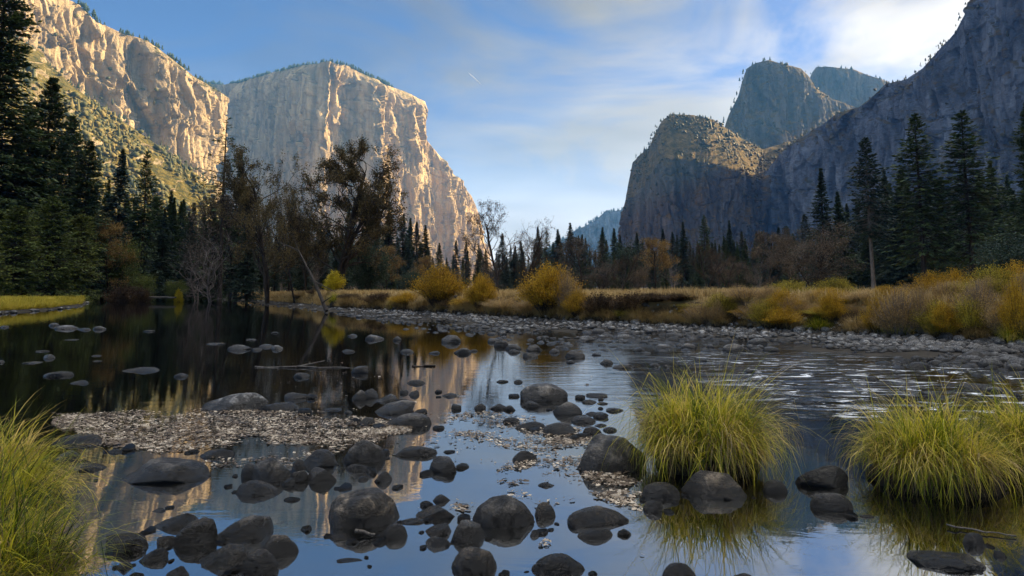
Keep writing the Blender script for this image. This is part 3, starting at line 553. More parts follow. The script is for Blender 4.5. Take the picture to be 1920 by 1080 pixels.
def broadleaf(seed, H=18., spread=.55, leaves=9000, leaf=(.26, .16), mat=None, bark=None, lean=0., levels=5, trunks=1, name='broadleaf_tree', thin=1.0, clump=.5, leader=False):
    r = np.random.default_rng(seed); root = thing(name, 'tree')
    segs = []; tips = []
    def grow(p, d, L, rad, lv):
        n = 3 if lv else (12 if leader else 5)
        for i in range(n):
            q = p + d * L / n; r1 = rad * (1 - .30 * (i + 1) / n)
            segs.append((p, q, rad * (1 - .30 * i / n), r1)); p = q
            d = d + r.normal(0, .10 + .05 * lv, 3) + np.array([0, 0, .04]); d /= np.linalg.norm(d)
            if lv >= 1: tips.append((p, lv))
            if lv == 0 and leader and i >= 2:
                for _ in range(2 if i < 11 else 3):
                    a = r.uniform(0, 6.28); dd = np.array([math.cos(a), math.sin(a), .5 + .5 * i / n]); grow(p, dd / np.linalg.norm(dd), L * .30 * (1.15 - .75 * abs(i / n - .35) * 1.4) * r.uniform(.6, 1.15), rad * .40 * (1.1 - .6 * i / n), 3)
            elif lv == 0 and i >= 1 and levels > 2 and not leader:
                a = r.uniform(0, 6.28); dd = np.array([math.cos(a), math.sin(a), .45 + .25 * i / n]); grow(p, dd / np.linalg.norm(dd), L * .42 * r.uniform(.7, 1.2), rad * .42, 2)
        if lv >= levels or (lv == 0 and leader): return
        k = r.integers(2, 4) if lv else 4
        for j in range(k):
            a = r.uniform(0, 6.28); s = spread * r.uniform(.5, 1.3)
            dd = d * math.cos(s) + np.array([math.cos(a), math.sin(a), r.uniform(-.1, .5)]) * math.sin(s); dd /= np.linalg.norm(dd)
            grow(p, dd, L * r.uniform(.52, .80), rad * .7 * r.uniform(.6, .95), lv + 1)
    for t in range(trunks):
        a = r.uniform(0, 6.28); off = np.array([math.cos(a), math.sin(a), 0]) * (.35 * (t > 0))
        dd = np.array([lean + off[0] * .4, off[1] * .4, 1.]); dd /= np.linalg.norm(dd)
        grow(off + np.array([0, 0, -.2]), dd, H * (.82 if leader else .36) * (1 - .18 * t), H * .015 * thin, 0)
    zmax = max(s[1][2] for s in segs); k = H / zmax
    V, Fq = tubes(segs, 5); V = V * k; V = V
    link('trunk', mesh_np('broadleaf_trunk', V, [Fq], bark or M_BARK, True), root)
    if leaves:
        tp = np.array([t[0] for t in tips if t[1] >= levels - 2]) * k
        keep = (r.random(len(tp)) < .5) & (fbm(tp[:, 0] * .5, tp[:, 1] * .5, tp[:, 2] * .5, seed=seed) > -.28); tp = tp[keep]
        c = tp[r.integers(0, len(tp), leaves)] + r.normal(0, clump, (leaves, 3))
        V, Fq = quads(c, rdir(r, leaves), rdir(r, leaves), leaf[0] * r.uniform(.6, 1.3, leaves), leaf[1] * r.uniform(.6, 1.3, leaves))
        link('crown', mesh_np('broadleaf_crown', V, [Fq], mat or M_BROWN), root)
    HT[root] = (H, 1); return root

def shrub(seed, H=3., W_=3., stems=150, leaves=14000, mat=None, leaf=(.11, .045), upright=.5, name='shrub', hollow=.35, bark=None):
    """dome of rising stems with small leaves along them"""
    r = np.random.default_rng(seed); root = thing(name, 'shrub'); segs = []; C = []; D = []
    per = max(4, leaves // stems)
    for i in range(stems):
        a = r.uniform(0, 6.28); sp_ = r.uniform(0, 1) ** .6
        lob = 1 + .22 * math.sin(a * 3 + seed) + .15 * math.sin(a * 5 + seed * 2)
        tip = np.array([math.cos(a) * sp_ * W_ / 2 * lob, math.sin(a) * sp_ * W_ / 2 * lob, H * (1 - .5 * sp_ ** 2.2) * r.uniform(.62, 1.05)])
        b = np.array([math.cos(a) * sp_ * W_ * .12, math.sin(a) * sp_ * W_ * .12, -.1]); m = b * .45 + tip * .55 + np.array([-tip[0] * .22, -tip[1] * .22, H * .08]) * upright
        segs += [(b, m, .018, .010), (m, tip, .010, .004)]
        t = r.uniform(hollow, 1, per)[:, None]; pt = np.where(t < .5, b + (m - b) * t * 2, m + (tip - m) * (t * 2 - 1))
        C.append(pt + r.normal(0, .05 + .045 * W_ * .3, (per, 3)) * (.6 + .8 * t)); dv = (tip - m) / np.linalg.norm(tip - m); D.append(dv + r.normal(0, .6, (per, 3)))
    c = np.concatenate(C); d = np.concatenate(D); d /= np.linalg.norm(d, axis=1)[:, None]; n = len(c)
    V, Fq = quads(c, d, rdir(r, n), leaf[0] * r.uniform(.6, 1.4, n), leaf[1] * r.uniform(.6, 1.4, n))
    link('leaves', mesh_np('shrub_leaves', V, [Fq], mat or M_GOLD), root)
    V, Fq = tubes(segs, 4); link('stems', mesh_np('shrub_stems', V, [Fq], bark or M_BARK, True), root)
    HT[root] = (H, W_); return root

def blades(r, n, base, length, out, width, droop, nseg=6, rnd=.25, rough=False):
    """curved tapering grass blades; base (n,3), out (n,2) unit outward direction"""
    lean = r.uniform(.05, .85, n) * (1 + rnd * r.normal(size=n)); drp = droop * r.uniform(.35, 1.7, n)
    if rough:
        kind = r.random(n); stiff = kind < .10; flop = kind > .75
        drp = np.where(stiff, drp * .28, np.where(flop, drp * 1.5, drp)); lean = np.where(stiff, lean * .6, lean); length = length * r.uniform(.7, 1.15, n)
        ra = r.uniform(0, 6.28, n); ro = np.stack([np.cos(ra), np.sin(ra)], 1); out = np.where((r.random(n) < .28)[:, None], ro, out)
    o3 = np.concatenate([out, np.zeros((n, 1))], 1); sd_ = np.stack([-out[:, 1], out[:, 0], np.zeros(n)], 1)
    tw = r.normal(0, .25, n)[:, None]; sd_ = sd_ * np.cos(tw) + o3 * np.sin(tw)
    P_ = base.copy(); th = lean.copy(); ring = []
    st = length / nseg; side = r.normal(0, .4 if rough else .12, n)
    kk = np.where(r.random(n) < .16, r.integers(2, max(3, nseg), n), -1) if rough else np.full(n, -1)
    for i in range(nseg + 1):
        th = np.where(kk == i, th + 1.25, th)
        w = width * (1 - (i / nseg) ** 1.6) * (.55 + .45 * min(1, i)) * .5
        ring.append(np.stack([P_ - sd_ * w[:, None], P_ + sd_ * w[:, None]], 1))
        dr = o3 * np.sin(th)[:, None] + np.array([0, 0, 1.]) * np.cos(th)[:, None] + sd_ * (side * i / nseg)[:, None]
        P_ = P_ + dr * st[:, None]; th = np.minimum(th + drp / nseg * (.6 + 1.0 * i / nseg), 2.95)
    V = np.stack(ring, 1)                       # n, nseg+1, 2, 3
    idx = np.arange(n)[:, None] * (nseg + 1) * 2 + np.arange(nseg)[None] * 2
    Fq = np.stack([idx, idx + 1, idx + 3, idx + 2], -1).reshape(-1, 4)
    return V.reshape(-1, 3), Fq
def sedge(seed, rx, ry, mh, n, length, width, droop, mat=None, name='grass_tussock', tilt=0., mound=True, nseg=7, skew=(0, 0), top=1.0, rough=False):
    r = np.random.default_rng(seed); root = thing(name, 'grass')
    a = r.uniform(0, 6.28, n); q = np.sqrt(r.uniform(0, 1, n))
    # blades grow in bunches: snap most of them to bunch centres
    nbn = max(10, n // 70); ba = r.uniform(0, 6.28, nbn); bq = np.sqrt(r.uniform(0, 1, nbn)); pick = r.integers(0, nbn, n); loose = r.random(n) < .3
    bx = np.where(loose, np.cos(a) * q, np.cos(ba)[pick] * bq[pick] + r.normal(0, .05, n)); by = np.where(loose, np.sin(a) * q, np.sin(ba)[pick] * bq[pick] + r.normal(0, .05, n))
    qq = np.clip(np.hypot(bx, by), 0, 1); bx, by, qq = bx * top, by * top, qq * top
    base = np.stack([bx * rx, by * ry, mh * np.sqrt(np.clip(1 - qq ** 2.2, 0, 1)) - .02], 1)
    oa = np.arctan2(by, bx) + r.normal(0, .55, n) + (r.normal(0, .9 if rough else .5, nbn))[pick] * (~loose); out = np.stack([np.cos(oa) + skew[0], np.sin(oa) + skew[1]], 1); out /= np.linalg.norm(out, axis=1)[:, None]
    ln = length * (.45 + .75 * r.random(n) ** 1.3) * (.35 + .85 * r.random(nbn)[pick] ** .8 if rough else 1.0)
    V, Fq = blades(r, n, base, ln, out, width * r.uniform(.6, 1.3, n), droop * (.35 + .9 * qq), nseg, rough=rough)
    link('blades', mesh_np('grass_blades', V, [Fq], mat or M_SEDGE, True), root)
    if rough:      # last year's dead blades, matted low and between the green ones
        k = r.random(n) < .6; m = int(k.sum()); b2 = base[k] + r.normal(0, .03, (m, 3)) * np.array([1, 1, .3])
        V, Fq = blades(r, m, b2, ln[k] * r.uniform(.4, 1.05, m), out[k], width * .8 * r.uniform(.5, 1.2, m), droop * 1.5, nseg, rough=True)
        link('dead_blades', mesh_np('dead_grass_blades', V, [Fq], M_DEAD, True), root)
    if mound:
        V, Fc = ico(4); m = V.copy(); m[:, 2] = np.where(m[:, 2] > 0, m[:, 2] * mh, m[:, 2] * .5)
        m = m * np.array([rx * .93, ry * .93, .97]) * (1 + .22 * fbm(V[:, 0] * 3, V[:, 1] * 3, V[:, 2] * 1.5, seed=seed) + .10 * fbm(V[:, 0] * 14, V[:, 1] * 14, V[:, 2] * 3, seed=seed))[:, None]
        link('root_mound', mesh_np('root_mound', m, [Fc], M_SOIL, True), root)
    return root

def rock_shape(seed, sub=4, ncut=7, lump=.16, flat=False):
    r = np.random.default_rng(seed); V, Fc = ico(sub); D = V.copy()
    V = V * (1 + lump * fbm(D[:, 0] * 1.2, D[:, 1] * 1.2, D[:, 2] * 1.2, o=2, seed=seed))[:, None]
    for i in range(ncut):
        n = r.normal(size=3); n /= np.linalg.norm(n); d = r.uniform(.62, .93) if ncut > 5 else r.uniform(.8, .97)
        t = V @ n - d; V = V - np.where(t > 0, t * .95, 0)[:, None] * n
    V = V * (1 + .05 * fbm(D[:, 0] * 3.2, D[:, 1] * 3.2, D[:, 2] * 3.2, o=3, seed=seed + 5) + .014 * fbm(D[:, 0] * 11, D[:, 1] * 11, D[:, 2] * 11, o=2, seed=seed + 9))[:, None]
    q = np.abs(fbm(D[:, 0] * 1.5 + 9, D[:, 1] * 1.5, D[:, 2] * 2.2, o=3, seed=seed + 21)); V = V * (1 - .05 * np.exp(-(q / .025) ** 2))[:, None]
    V /= (np.abs(V).max(0))[None]
    return V, Fc

M_SCRUB = leafmat('scrub_leaves', [(.025, .032, .010), (.06, .065, .016), (.16, .125, .03)], trans=.05, varscale=.02)
M_SCRUB_D = leafmat('scrub_dark', [(.02, .026, .012), (.05, .048, .02), (.11, .085, .035)], trans=.05, varscale=.02)
slope_scrub(rims[2][2], 12000, 1, 4.2, .35, 'hillside_scrub', 'olive bushes covering the sunlit left hillside', M_SCRUB, cone=.12)
slope_scrub(rims[5][2], 4200, 2, 3.6, .33, 'hillside_scrub', 'brown bushes on the sloping top of the right buttress', M_SCRUB_D)
slope_scrub(rims[3][2], 1400, 3, 5.5, .4, 'hillside_scrub', 'bushes on the ledges of the rocky peak', M_SCRUB_D)
slope_scrub(rims[6][2], 1600, 4, 4., .45, 'hillside_scrub', 'dark bushes on the ledges of the shaded right wall', M_SCRUB_D)
slope_scrub(rims[1][2], 700, 5, 4.5, .5, 'hillside_scrub', 'bushes on the ledges of the left sunlit cliff', M_SCRUB)
# ------------------------------------------------------------------ trees in place
MAKERS = {
 'fir_a': lambda: conifer(101, 40, 6.2, .10, .48, 8, 18, spray=(1.15, .46)), 'fir_b': lambda: conifer(102, 40, 7.0, .06, .48, 8, 18, mat=M_NEEDLE_B, spray=(1.15, .46)),
 'fir_c': lambda: conifer(103, 40, 5.4, .16, .46, 8, 16, mat=M_NEEDLE_B, sparse=.1, spray=(1.1, .44)), 'fir_d': lambda: conifer(104, 40, 6.8, .2, .5, 8, 18, sparse=.25, taper=.75, spray=(1.05, .42)),
 'fir_near': lambda: conifer(105, 42, 7.4, .03, .36, 9, 40, spray=(.75, .27), taper=.8, sparse=.12),
 'fir_near2': lambda: conifer(106, 34, 6.6, .04, .36, 9, 36, spray=(.75, .27), taper=.75, sparse=.15),
 'fir_bushy': lambda: conifer(107, 20, 6.2, .02, .28, 9, 30, spray=(.6, .23), mat=M_NEEDLE_Y, taper=.55, sparse=.1),
 'pine_bare': lambda: conifer(108, 42, 6.8, .36, .5, 8, 18, sparse=.1, bark=M_BARKP, taper=.72, mat=M_NEEDLE_B, spray=(1.1, .44)),
 'snag': lambda: conifer(109, 30, 5.0, .25, .75, 4, 12, spray=(.7, .22), sparse=.25, taper=.55, dead=.35),
 'grey_bare': lambda: broadleaf(201, 14, .6, 0, bark=M_TWIG, levels=6, thin=.55, trunks=3),
 'oak_a': lambda: broadleaf(202, 18, .5, 22000, (.19, .13), M_BROWN, levels=6, clump=.22, trunks=2, leader=True),
 'oak_b': lambda: broadleaf(203, 18, .52, 46000, (.19, .13), M_BROWN, levels=6, clump=.24, trunks=3, leader=True),
 'brown_thin': lambda: broadleaf(204, 14, .5, 6000, (.24, .16), M_DULL, levels=6, clump=.4, leader=True),
 'brown_wide': lambda: broadleaf(205, 15, .5, 10000, (.22, .15), M_DULL, levels=6, clump=.45, trunks=3, thin=.8, leader=True),
 'orange_tree': lambda: broadleaf(206, 14, .5, 9000, (.24, .16), M_ORANGE, levels=6, clump=.4, leader=True),
 'sparse_tall': lambda: broadleaf(207, 16, .42, 6000, (.16, .11), M_DARKBR, levels=6, clump=.22, thin=1.1, leader=True),
 'bare_tall': lambda: broadleaf(208, 16, .5, 3200, (.16, .11), M_DARKBR, levels=6, clump=.25, trunks=2, thin=1.0, leader=True),
 'leaner': lambda: broadleaf(209, 16, .5, 6000, (.2, .13), M_BROWN, levels=6, clump=.5, lean=.55),
 'leaner_l': lambda: broadleaf(210, 16, .5, 9000, (.2, .13), M_BROWN, levels=6, clump=.5, lean=-.5),
 'round_dark': lambda: broadleaf(211, 9, .8, 14000, (.3, .2), M_NEEDLE_B, levels=5, clump=.7, trunks=3, name='evergreen_tree'),
 'round_green': lambda: broadleaf(212, 12, .8, 16000, (.26, .16), M_NEEDLE_Y, levels=5, clump=.7, trunks=3, name='evergreen_tree'),
}
_first = {}
def spawn(kind, loc, rz, sc, label, group=None, tilt=(0, 0)):
    if kind not in _first:
        _first[kind] = MAKERS[kind](); o = _first[kind]; place(o, loc, rz, sc, label, group, tilt)
    else: o = copy_tree(_first[kind], loc, rz, sc, label, None, group, tilt)
    if not group and 'group' in o: del o['group']
    return o
rt = random.Random(5)
def tree(kind, px, top, Y, label, group=None, wide=1.0, rz=None, tilt=(0, 0)):
    if kind not in _first: spawn(kind, (0, 0, 0), 0, 1, label, group); first = True
    else: first = False
    x, dz = ray(px, top); g = float(height(x * Y, Y)); h = HC + dz * Y - g
    k = h / HT[_first[kind]][0]; loc = (x * Y, Y, g - .1); rz = rt.uniform(0, 6.28) if rz is None else rz
    if first: place(_first[kind], loc, rz, (k * wide, k * wide, k), label, group, tilt); o = _first[kind]
    else: o = spawn(kind, loc, rz, (k * wide, k * wide, k), label, group, tilt)
    return o
A = [
 ('fir_near', 18, -105, 84, 'towering dark conifer at the left edge, its top cut off by the frame', 1.05),
 ('fir_near2', 103, 143, 92, 'tall pointed conifer just right of the towering tree at the left edge', .95),
 ('fir_near2', 172, 262, 96, 'shorter dense dark conifer in front of the sunlit hillside, left side', 1.0),
 ('fir_c', 232, 277, 120, 'slim dark conifer standing clear against the pale talus of the hillside', 1.1),
 ('fir_d', 277, 282, 112, 'thin conifer with an open crown and a bare trunk in front of the green hillside', .8),
 ('fir_a', 322, 356, 120, 'middle sized green conifer below the foot of the wooded hillside', .9),
 ('fir_near', -50, 60, 78, 'dark conifer partly outside the left edge of the picture', 1.0),
 ('fir_near2', 60, 205, 88, 'dark conifer filling the gap behind the towering tree at the left', 1.1),
 ('fir_near2', 138, 215, 104, 'dark green conifer between two taller ones at the left of the hillside', .95),
 ('fir_bushy', 38, 385, 66, 'bushy yellow green evergreen leaning over the left grassy bank', 1.1),
 ('fir_bushy', 100, 368, 72, 'bushy olive green evergreen with drooping boughs behind the left bank', 1.0),
 ('fir_bushy', -30, 420, 58, 'low bushy evergreen at the far left edge above the grassy bank', 1.2),
 ('fir_bushy', 155, 400, 88, 'soft green evergreen beside the gravel point on the left', .9),
 ('orange_tree', 212, 412, 98, 'small tree with orange brown leaves among the dark left conifers', .7),
 ('round_green', 232, 440, 100, 'low leafy green tree under the conifers near the gravel point', .8),
 ('fir_a', 205, 335, 120, 'dense green conifer behind the small orange leaved tree', .9),
 ('fir_a', 345, 372, 135, 'green conifer right of the pale talus, left of the grey bare trees', 1.0),
 ('snag', 427, 218, 88, 'ragged half dead conifer with a bare spike top and drooping branches', 1.0),
 ('fir_c', 452, 282, 96, 'dark conifer right behind the ragged half dead conifer', .9),
 ('grey_bare', 400, 412, 84, 'bushy leafless grey tree with a pale trunk beside the water', 1.2),
 ('grey_bare', 372, 440, 100, 'smaller leafless grey tree left of the pale trunked one', 1.2),
 ('fir_b', 470, 372, 84, 'broad blue green conifer with low boughs between bare grey and brown trees', .95),
 ('brown_thin', 440, 350, 92, 'thin tree with pale brown leaves in front of the half dead conifer', 1.0),
 ('oak_a', 513, 262, 76, 'tall dark trunked tree with sparse brown leaves, left of the pair by the bend', 1.0),
 ('oak_b', 640, 262, 74, 'large full crowned tree with rusty brown leaves, right of the pair by the bend', 1.0),
 ('oak_a', 580, 345, 82, 'brown leaved tree filling the gap between the two tall brown trees', .7),
 ('fir_c', 548, 372, 100, 'dark conifer glimpsed between the trunks of the two tall brown trees', 1.0),
 ('fir_a', 655, 380, 120, 'dark conifer behind the large rusty crowned tree', .9),
 ('leaner_l', 560, 350, 72, 'brown leaved tree with a dark trunk leaning left over the bank', .8),
 ('round_dark', 690, 446, 84, 'round dark green evergreen tucked behind the large brown tree', .8),
 ('fir_c', 692, 408, 190, 'dark conifer peeking out right of the large brown tree', 1.2),
 ('fir_a', 707, 402, 215, 'pointed conifer second right of the large brown tree, hazy', 1.1),
 ('fir_b', 731, 378, 200, 'tallest conifer in front of the shaded foot of the great cliff', 1.15),
 ('fir_c', 757, 400, 205, 'conifer in front of the cliff foot, just right of the tallest one', 1.2),
 ('fir_a', 770, 408, 225, 'hazy conifer in the row before the glowing cliff foot, third from its tall end', 1.1),
 ('fir_c', 782, 414, 215, 'narrow conifer in the row before the glowing cliff foot, second from its right end', 1.2),
 ('fir_b', 798, 421, 200, 'conifer at the right end of the row before the glowing cliff foot', 1.2),
 ('orange_tree', 726, 460, 120, 'small golden leaved tree standing alone at the edge of the meadow', 1.0),
 ('orange_tree', 795, 480, 150, 'hazy pale gold tree behind the first golden willow', 1.0),
 ('round_dark', 775, 505, 118, 'low round dark bush-like evergreen at the meadow edge', 1.2),
 ('sparse_tall', 935, 370, 47, 'tall slender nearly bare tree with a dark trunk near the middle of the river bank', .95),
 ('bare_tall', 985, 404, 50, 'shorter nearly bare tree right beside the tall slender one', .9),
 ('bare_tall', 1165, 455, 46, 'small leafless tree rising from the dark bank thicket', 1.0),
 ('fir_c', 1008, 424, 230, 'narrow conifer on the skyline right of the two bare trees', 1.2),
 ('fir_d', 1025, 431, 240, 'thin ragged conifer on the skyline, second right of the two bare trees', .8),
 ('fir_b', 1046, 429, 235, 'conifer on the skyline left of the broad dark one in the valley gap', 1.2),
 ('fir_b', 1069, 417, 210, 'broad dark conifer on the skyline in the valley gap', 1.3),
 ('fir_a', 1130, 425, 215, 'left of two matching conifers standing before the distant hazy ridge', 1.2),
 ('fir_a', 1151, 427, 220, 'right of two matching conifers standing before the distant hazy ridge', 1.2),
 ('brown_thin', 1088, 436, 150, 'pale brown tree between the broad conifer and the matching pair', 1.1),
 ('round_dark', 1182, 458, 180, 'dark rounded evergreen at the foot of the left corner of the buttress', 1.1),
 ('orange_tree', 1228, 446, 135, 'fawn coloured leafy tree before the shaded buttress', 1.1),
 ('brown_wide', 1195, 490, 110, 'low wide tree with greyish brown leaves left of the fawn tree', 1.0),
 ('fir_b', 1280, 415, 200, 'straight dark conifer in front of the dark cave-like shade of the buttress', 1.0),
 ('fir_c', 1242, 428, 215, 'ragged topped conifer right behind the fawn coloured tree', 1.2),
 ('fir_d', 1320, 402, 205, 'thin spired conifer below the middle of the buttress', .8),
 ('fir_b', 1367, 412, 215, 'conifer just left of the waterfall cleft', .9),
 ('bare_tall', 1322, 446, 120, 'forked leafless tree at the meadow edge below the buttress', 1.0),
 ('bare_tall', 1358, 455, 125, 'leafless tree at the meadow edge left of the waterfall cleft', 1.0),
 ('brown_thin', 1440, 425, 110, 'thin brown leaved tree below the waterfall cleft', 1.0),
 ('brown_wide', 1520, 412, 78, 'wide open tree with dull brown leaves in front of the right hand conifers', 1.25),
 ('brown_thin', 1475, 430, 86, 'smaller brown leaved tree at the left side of the wide brown tree', 1.0),
 ('fir_b', 1539, 314, 160, 'pointed dark conifer rising behind the wide brown tree', 1.0),
 ('fir_a', 1570, 358, 165, 'lower dark conifer right behind the pointed one', 1.2),
 ('pine_bare', 1623, 255, 140, 'tall pine with a long pale bare trunk, leftmost of the big right hand conifers', 1.0),
 ('fir_b', 1657, 318, 165, 'dense dark conifer right of the pale trunked pine', 1.0),
 ('fir_b', 1688, 308, 155, 'dense conifer just left of the very tall shaggy one', 1.1),
 ('fir_d', 1714, 212, 132, 'very tall shaggy conifer with thick boughs, left of the tallest on the right', 1.15),
 ('fir_d', 1803, 205, 128, 'very tall conifer with clear gaps between its boughs before the right wall', 1.2),
 ('fir_b', 1765, 330, 150, 'dark conifer filling the gap between the two very tall right conifers', 1.2),
 ('fir_a', 1856, 300, 150, 'bluish conifer between the very tall one and the right edge', 1.1),
 ('fir_near', 1922, 188, 112, 'huge dark conifer cut by the right edge of the picture', 1.0),
 ('round_dark', 1890, 440, 100, 'broad dark evergreen low down at the right edge behind the bushes', 1.3),
]
for k, px, top, Y, lab, wd in A:
    if k in ('oak_a', 'leaner_l'): wd *= .8
    tree(k, px, top, Y, lab, wide=wd)
rf = random.Random(9)
def fill(kinds, n, x0, x1, tops, Ys, label, group):
    for i in range(n):
        px = x0 + (x1 - x0) * (i + rf.uniform(-.45, .45)) / n; Y = rf.uniform(*Ys); b = np.interp(px, [t[0] for t in tops], [t[1] for t in tops])
        tree(rf.choice(kinds), px, b + rf.uniform(-14, 30), Y, label, group, wide=rf.uniform(.9, 1.4))
fill(['fir_a', 'fir_b', 'fir_c'], 26, -150, 400, [(-150, 250), (0, 300), (150, 330), (260, 370), (400, 420)], (112, 160), 'one of the packed dark conifers in the left forest behind the bank', 'conifers packed in the left forest')
fill(['round_green', 'round_dark', 'fir_bushy'], 16, -120, 390, [(-100, 460), (390, 500)], (95, 125), 'low leafy evergreen in the shade under the left forest', 'understorey of the left forest')
fill(['fir_a', 'fir_b', 'fir_c'], 44, 400, 930, [(400, 400), (560, 430), (700, 425), (800, 450), (930, 462)], (210, 330), 'hazy blue conifer in the forest behind the middle meadow', 'hazy conifers behind the middle meadow')
fill(['fir_a', 'fir_b', 'fir_c', 'fir_b'], 62, 930, 1480, [(930, 450), (1100, 452), (1300, 446), (1480, 436)], (190, 330), 'hazy blue conifer below the right hand buttress', 'hazy conifers below the buttress')
fill(['brown_thin', 'brown_wide', 'bare_tall', 'grey_bare', 'grey_bare'], 18, 560, 1490, [(560, 490), (800, 492), (1000, 488), (1490, 488)], (120, 185), 'dull brown half bare tree along the far edge of the meadow', 'half bare trees along the meadow')
fill(['fir_a', 'fir_b', 'fir_c', 'pine_bare'], 34, 1470, 2060, [(1470, 430), (1560, 390), (1640, 345), (2060, 320)], (155, 235), 'dark blue conifer packed behind the big right hand trees', 'packed conifers on the right')
fill(['fir_b', 'round_dark'], 22, 1480, 2060, [(1480, 470), (2060, 430)], (150, 190), 'short dark evergreen under the big right hand trees', 'undergrowth conifers on the right')
fill(['fir_a', 'fir_b', 'round_dark'], 40, 180, 1000, [(180, 470), (420, 480), (1000, 485)], (240, 330), 'low hazy conifer at the back of the middle woodland', 'low conifers behind the middle woodland')
fill(['brown_thin', 'grey_bare'], 12, 430, 700, [(430, 455), (700, 470)], (105, 150), 'thin half bare tree behind the two tall brown trees', 'half bare trees behind the brown pair')
fill(['fir_b', 'fir_a'], 44, 690, 1490, [(690, 466), (900, 474), (1100, 470), (1490, 455)], (150, 205), 'dark young conifer in the belt along the far side of the meadow', 'young conifers along the meadow')
fill(['fir_b', 'fir_c', 'fir_a'], 12, 395, 700, [(395, 400), (520, 420), (700, 440)], (92, 125), 'dark conifer standing among the bare trees left of the middle', 'conifers among the bare trees')
fill(['fir_b', 'fir_a', 'fir_near2'], 10, 290, 450, [(290, 372), (370, 392), (450, 400)], (100, 130), 'dense conifer behind the leafless grey trees left of the middle', 'conifers behind the grey bare trees')
# leaning dead trunk over the bend
def leaning():
    o = thing('leaning_dead_tree', 'tree'); a = P(612, 583, 46.5); b = P(560, 470, 50); c = P(520, 452, 52); m = P(590, 528, 48); h = P(630, 548, 46)
    segs = [(a, m, .13, .10), (m, b, .10, .05), (b, c, .05, .02), (m, h, .05, .015), (P(575, 500, 49), P(600, 470, 48), .05, .015), (b, P(548, 440, 50), .05, .01), (P(604, 568, 46.8), P(622, 556, 46.2), .05, .02)]
    V, Fq = tubes(segs, 7); V -= a; link('trunk', mesh_np('leaning_trunk', V, [Fq], M_BARK, True), o); o.location = a
    o['label'] = 'dark dead trunk leaning over the stones at the river bend'
leaning()

# ------------------------------------------------------------------ shrubs on the far bank
SH = {
 'gold': lambda: shrub(301, 3, 3, 220, 24000, M_GOLD, (.085, .035)), 'gold2': lambda: shrub(302, 3, 3.4, 200, 18000, M_GOLD, (.085, .035), upright=.2),
 'olive': lambda: shrub(303, 2.2, 2.4, 170, 15000, M_OLIVE, (.07, .03), upright=.2), 'tan': lambda: shrub(304, 2.2, 2.6, 170, 11000, M_TAN, (.07, .03), upright=.1, bark=M_TWIG),
 'brown': lambda: shrub(305, 1.8, 2.6, 170, 12000, M_DARKBR, (.09, .05), upright=.0, hollow=.15), 'yellow': lambda: shrub(306, 2.4, 2., 90, 9000, M_YELLOW, (.11, .06), hollow=.5),
 'green': lambda: shrub(307, 1.2, 1.6, 120, 9000, M_OLIVE, (.07, .028), hollow=.1), 'twiggy': lambda: shrub(308, 2.6, 2.6, 220, 5000, M_TAN, (.06, .03), upright=.1, bark=M_TWIG, hollow=.5),
}
_sf = {}
def put_shrub(kind, px, base, w, top, label, group=None):
    q = (px - 960) / 1280; yf = float(np.interp(q, _x, _f)); Y = yf * (1.02 + .25 * min(1, max(0, (float(np.interp(px, TPX, TF)) - 4 - base) / 30))) if base > 556 else 90
    x = ray(px, base)[0] * Y; g = float(height(x, Y)); h = HC + ray(px, top)[1] * Y - g; wm = w / 1280 * Y
    if kind not in _sf: _sf[kind] = SH[kind](); o = _sf[kind]; new = True
    else: new = False
    H0, W0 = HT[_sf[kind]]; sc = (wm / W0, wm / W0, h / H0)
    if new: place(o, (x, Y, g - .05), rt.uniform(0, 6.28), sc, label, group)
    else:
        o = copy_tree(_sf[kind], (x, Y, g - .05), rt.uniform(0, 6.28), sc, label)
        if group: o['group'] = group
        elif 'group' in o: del o['group']
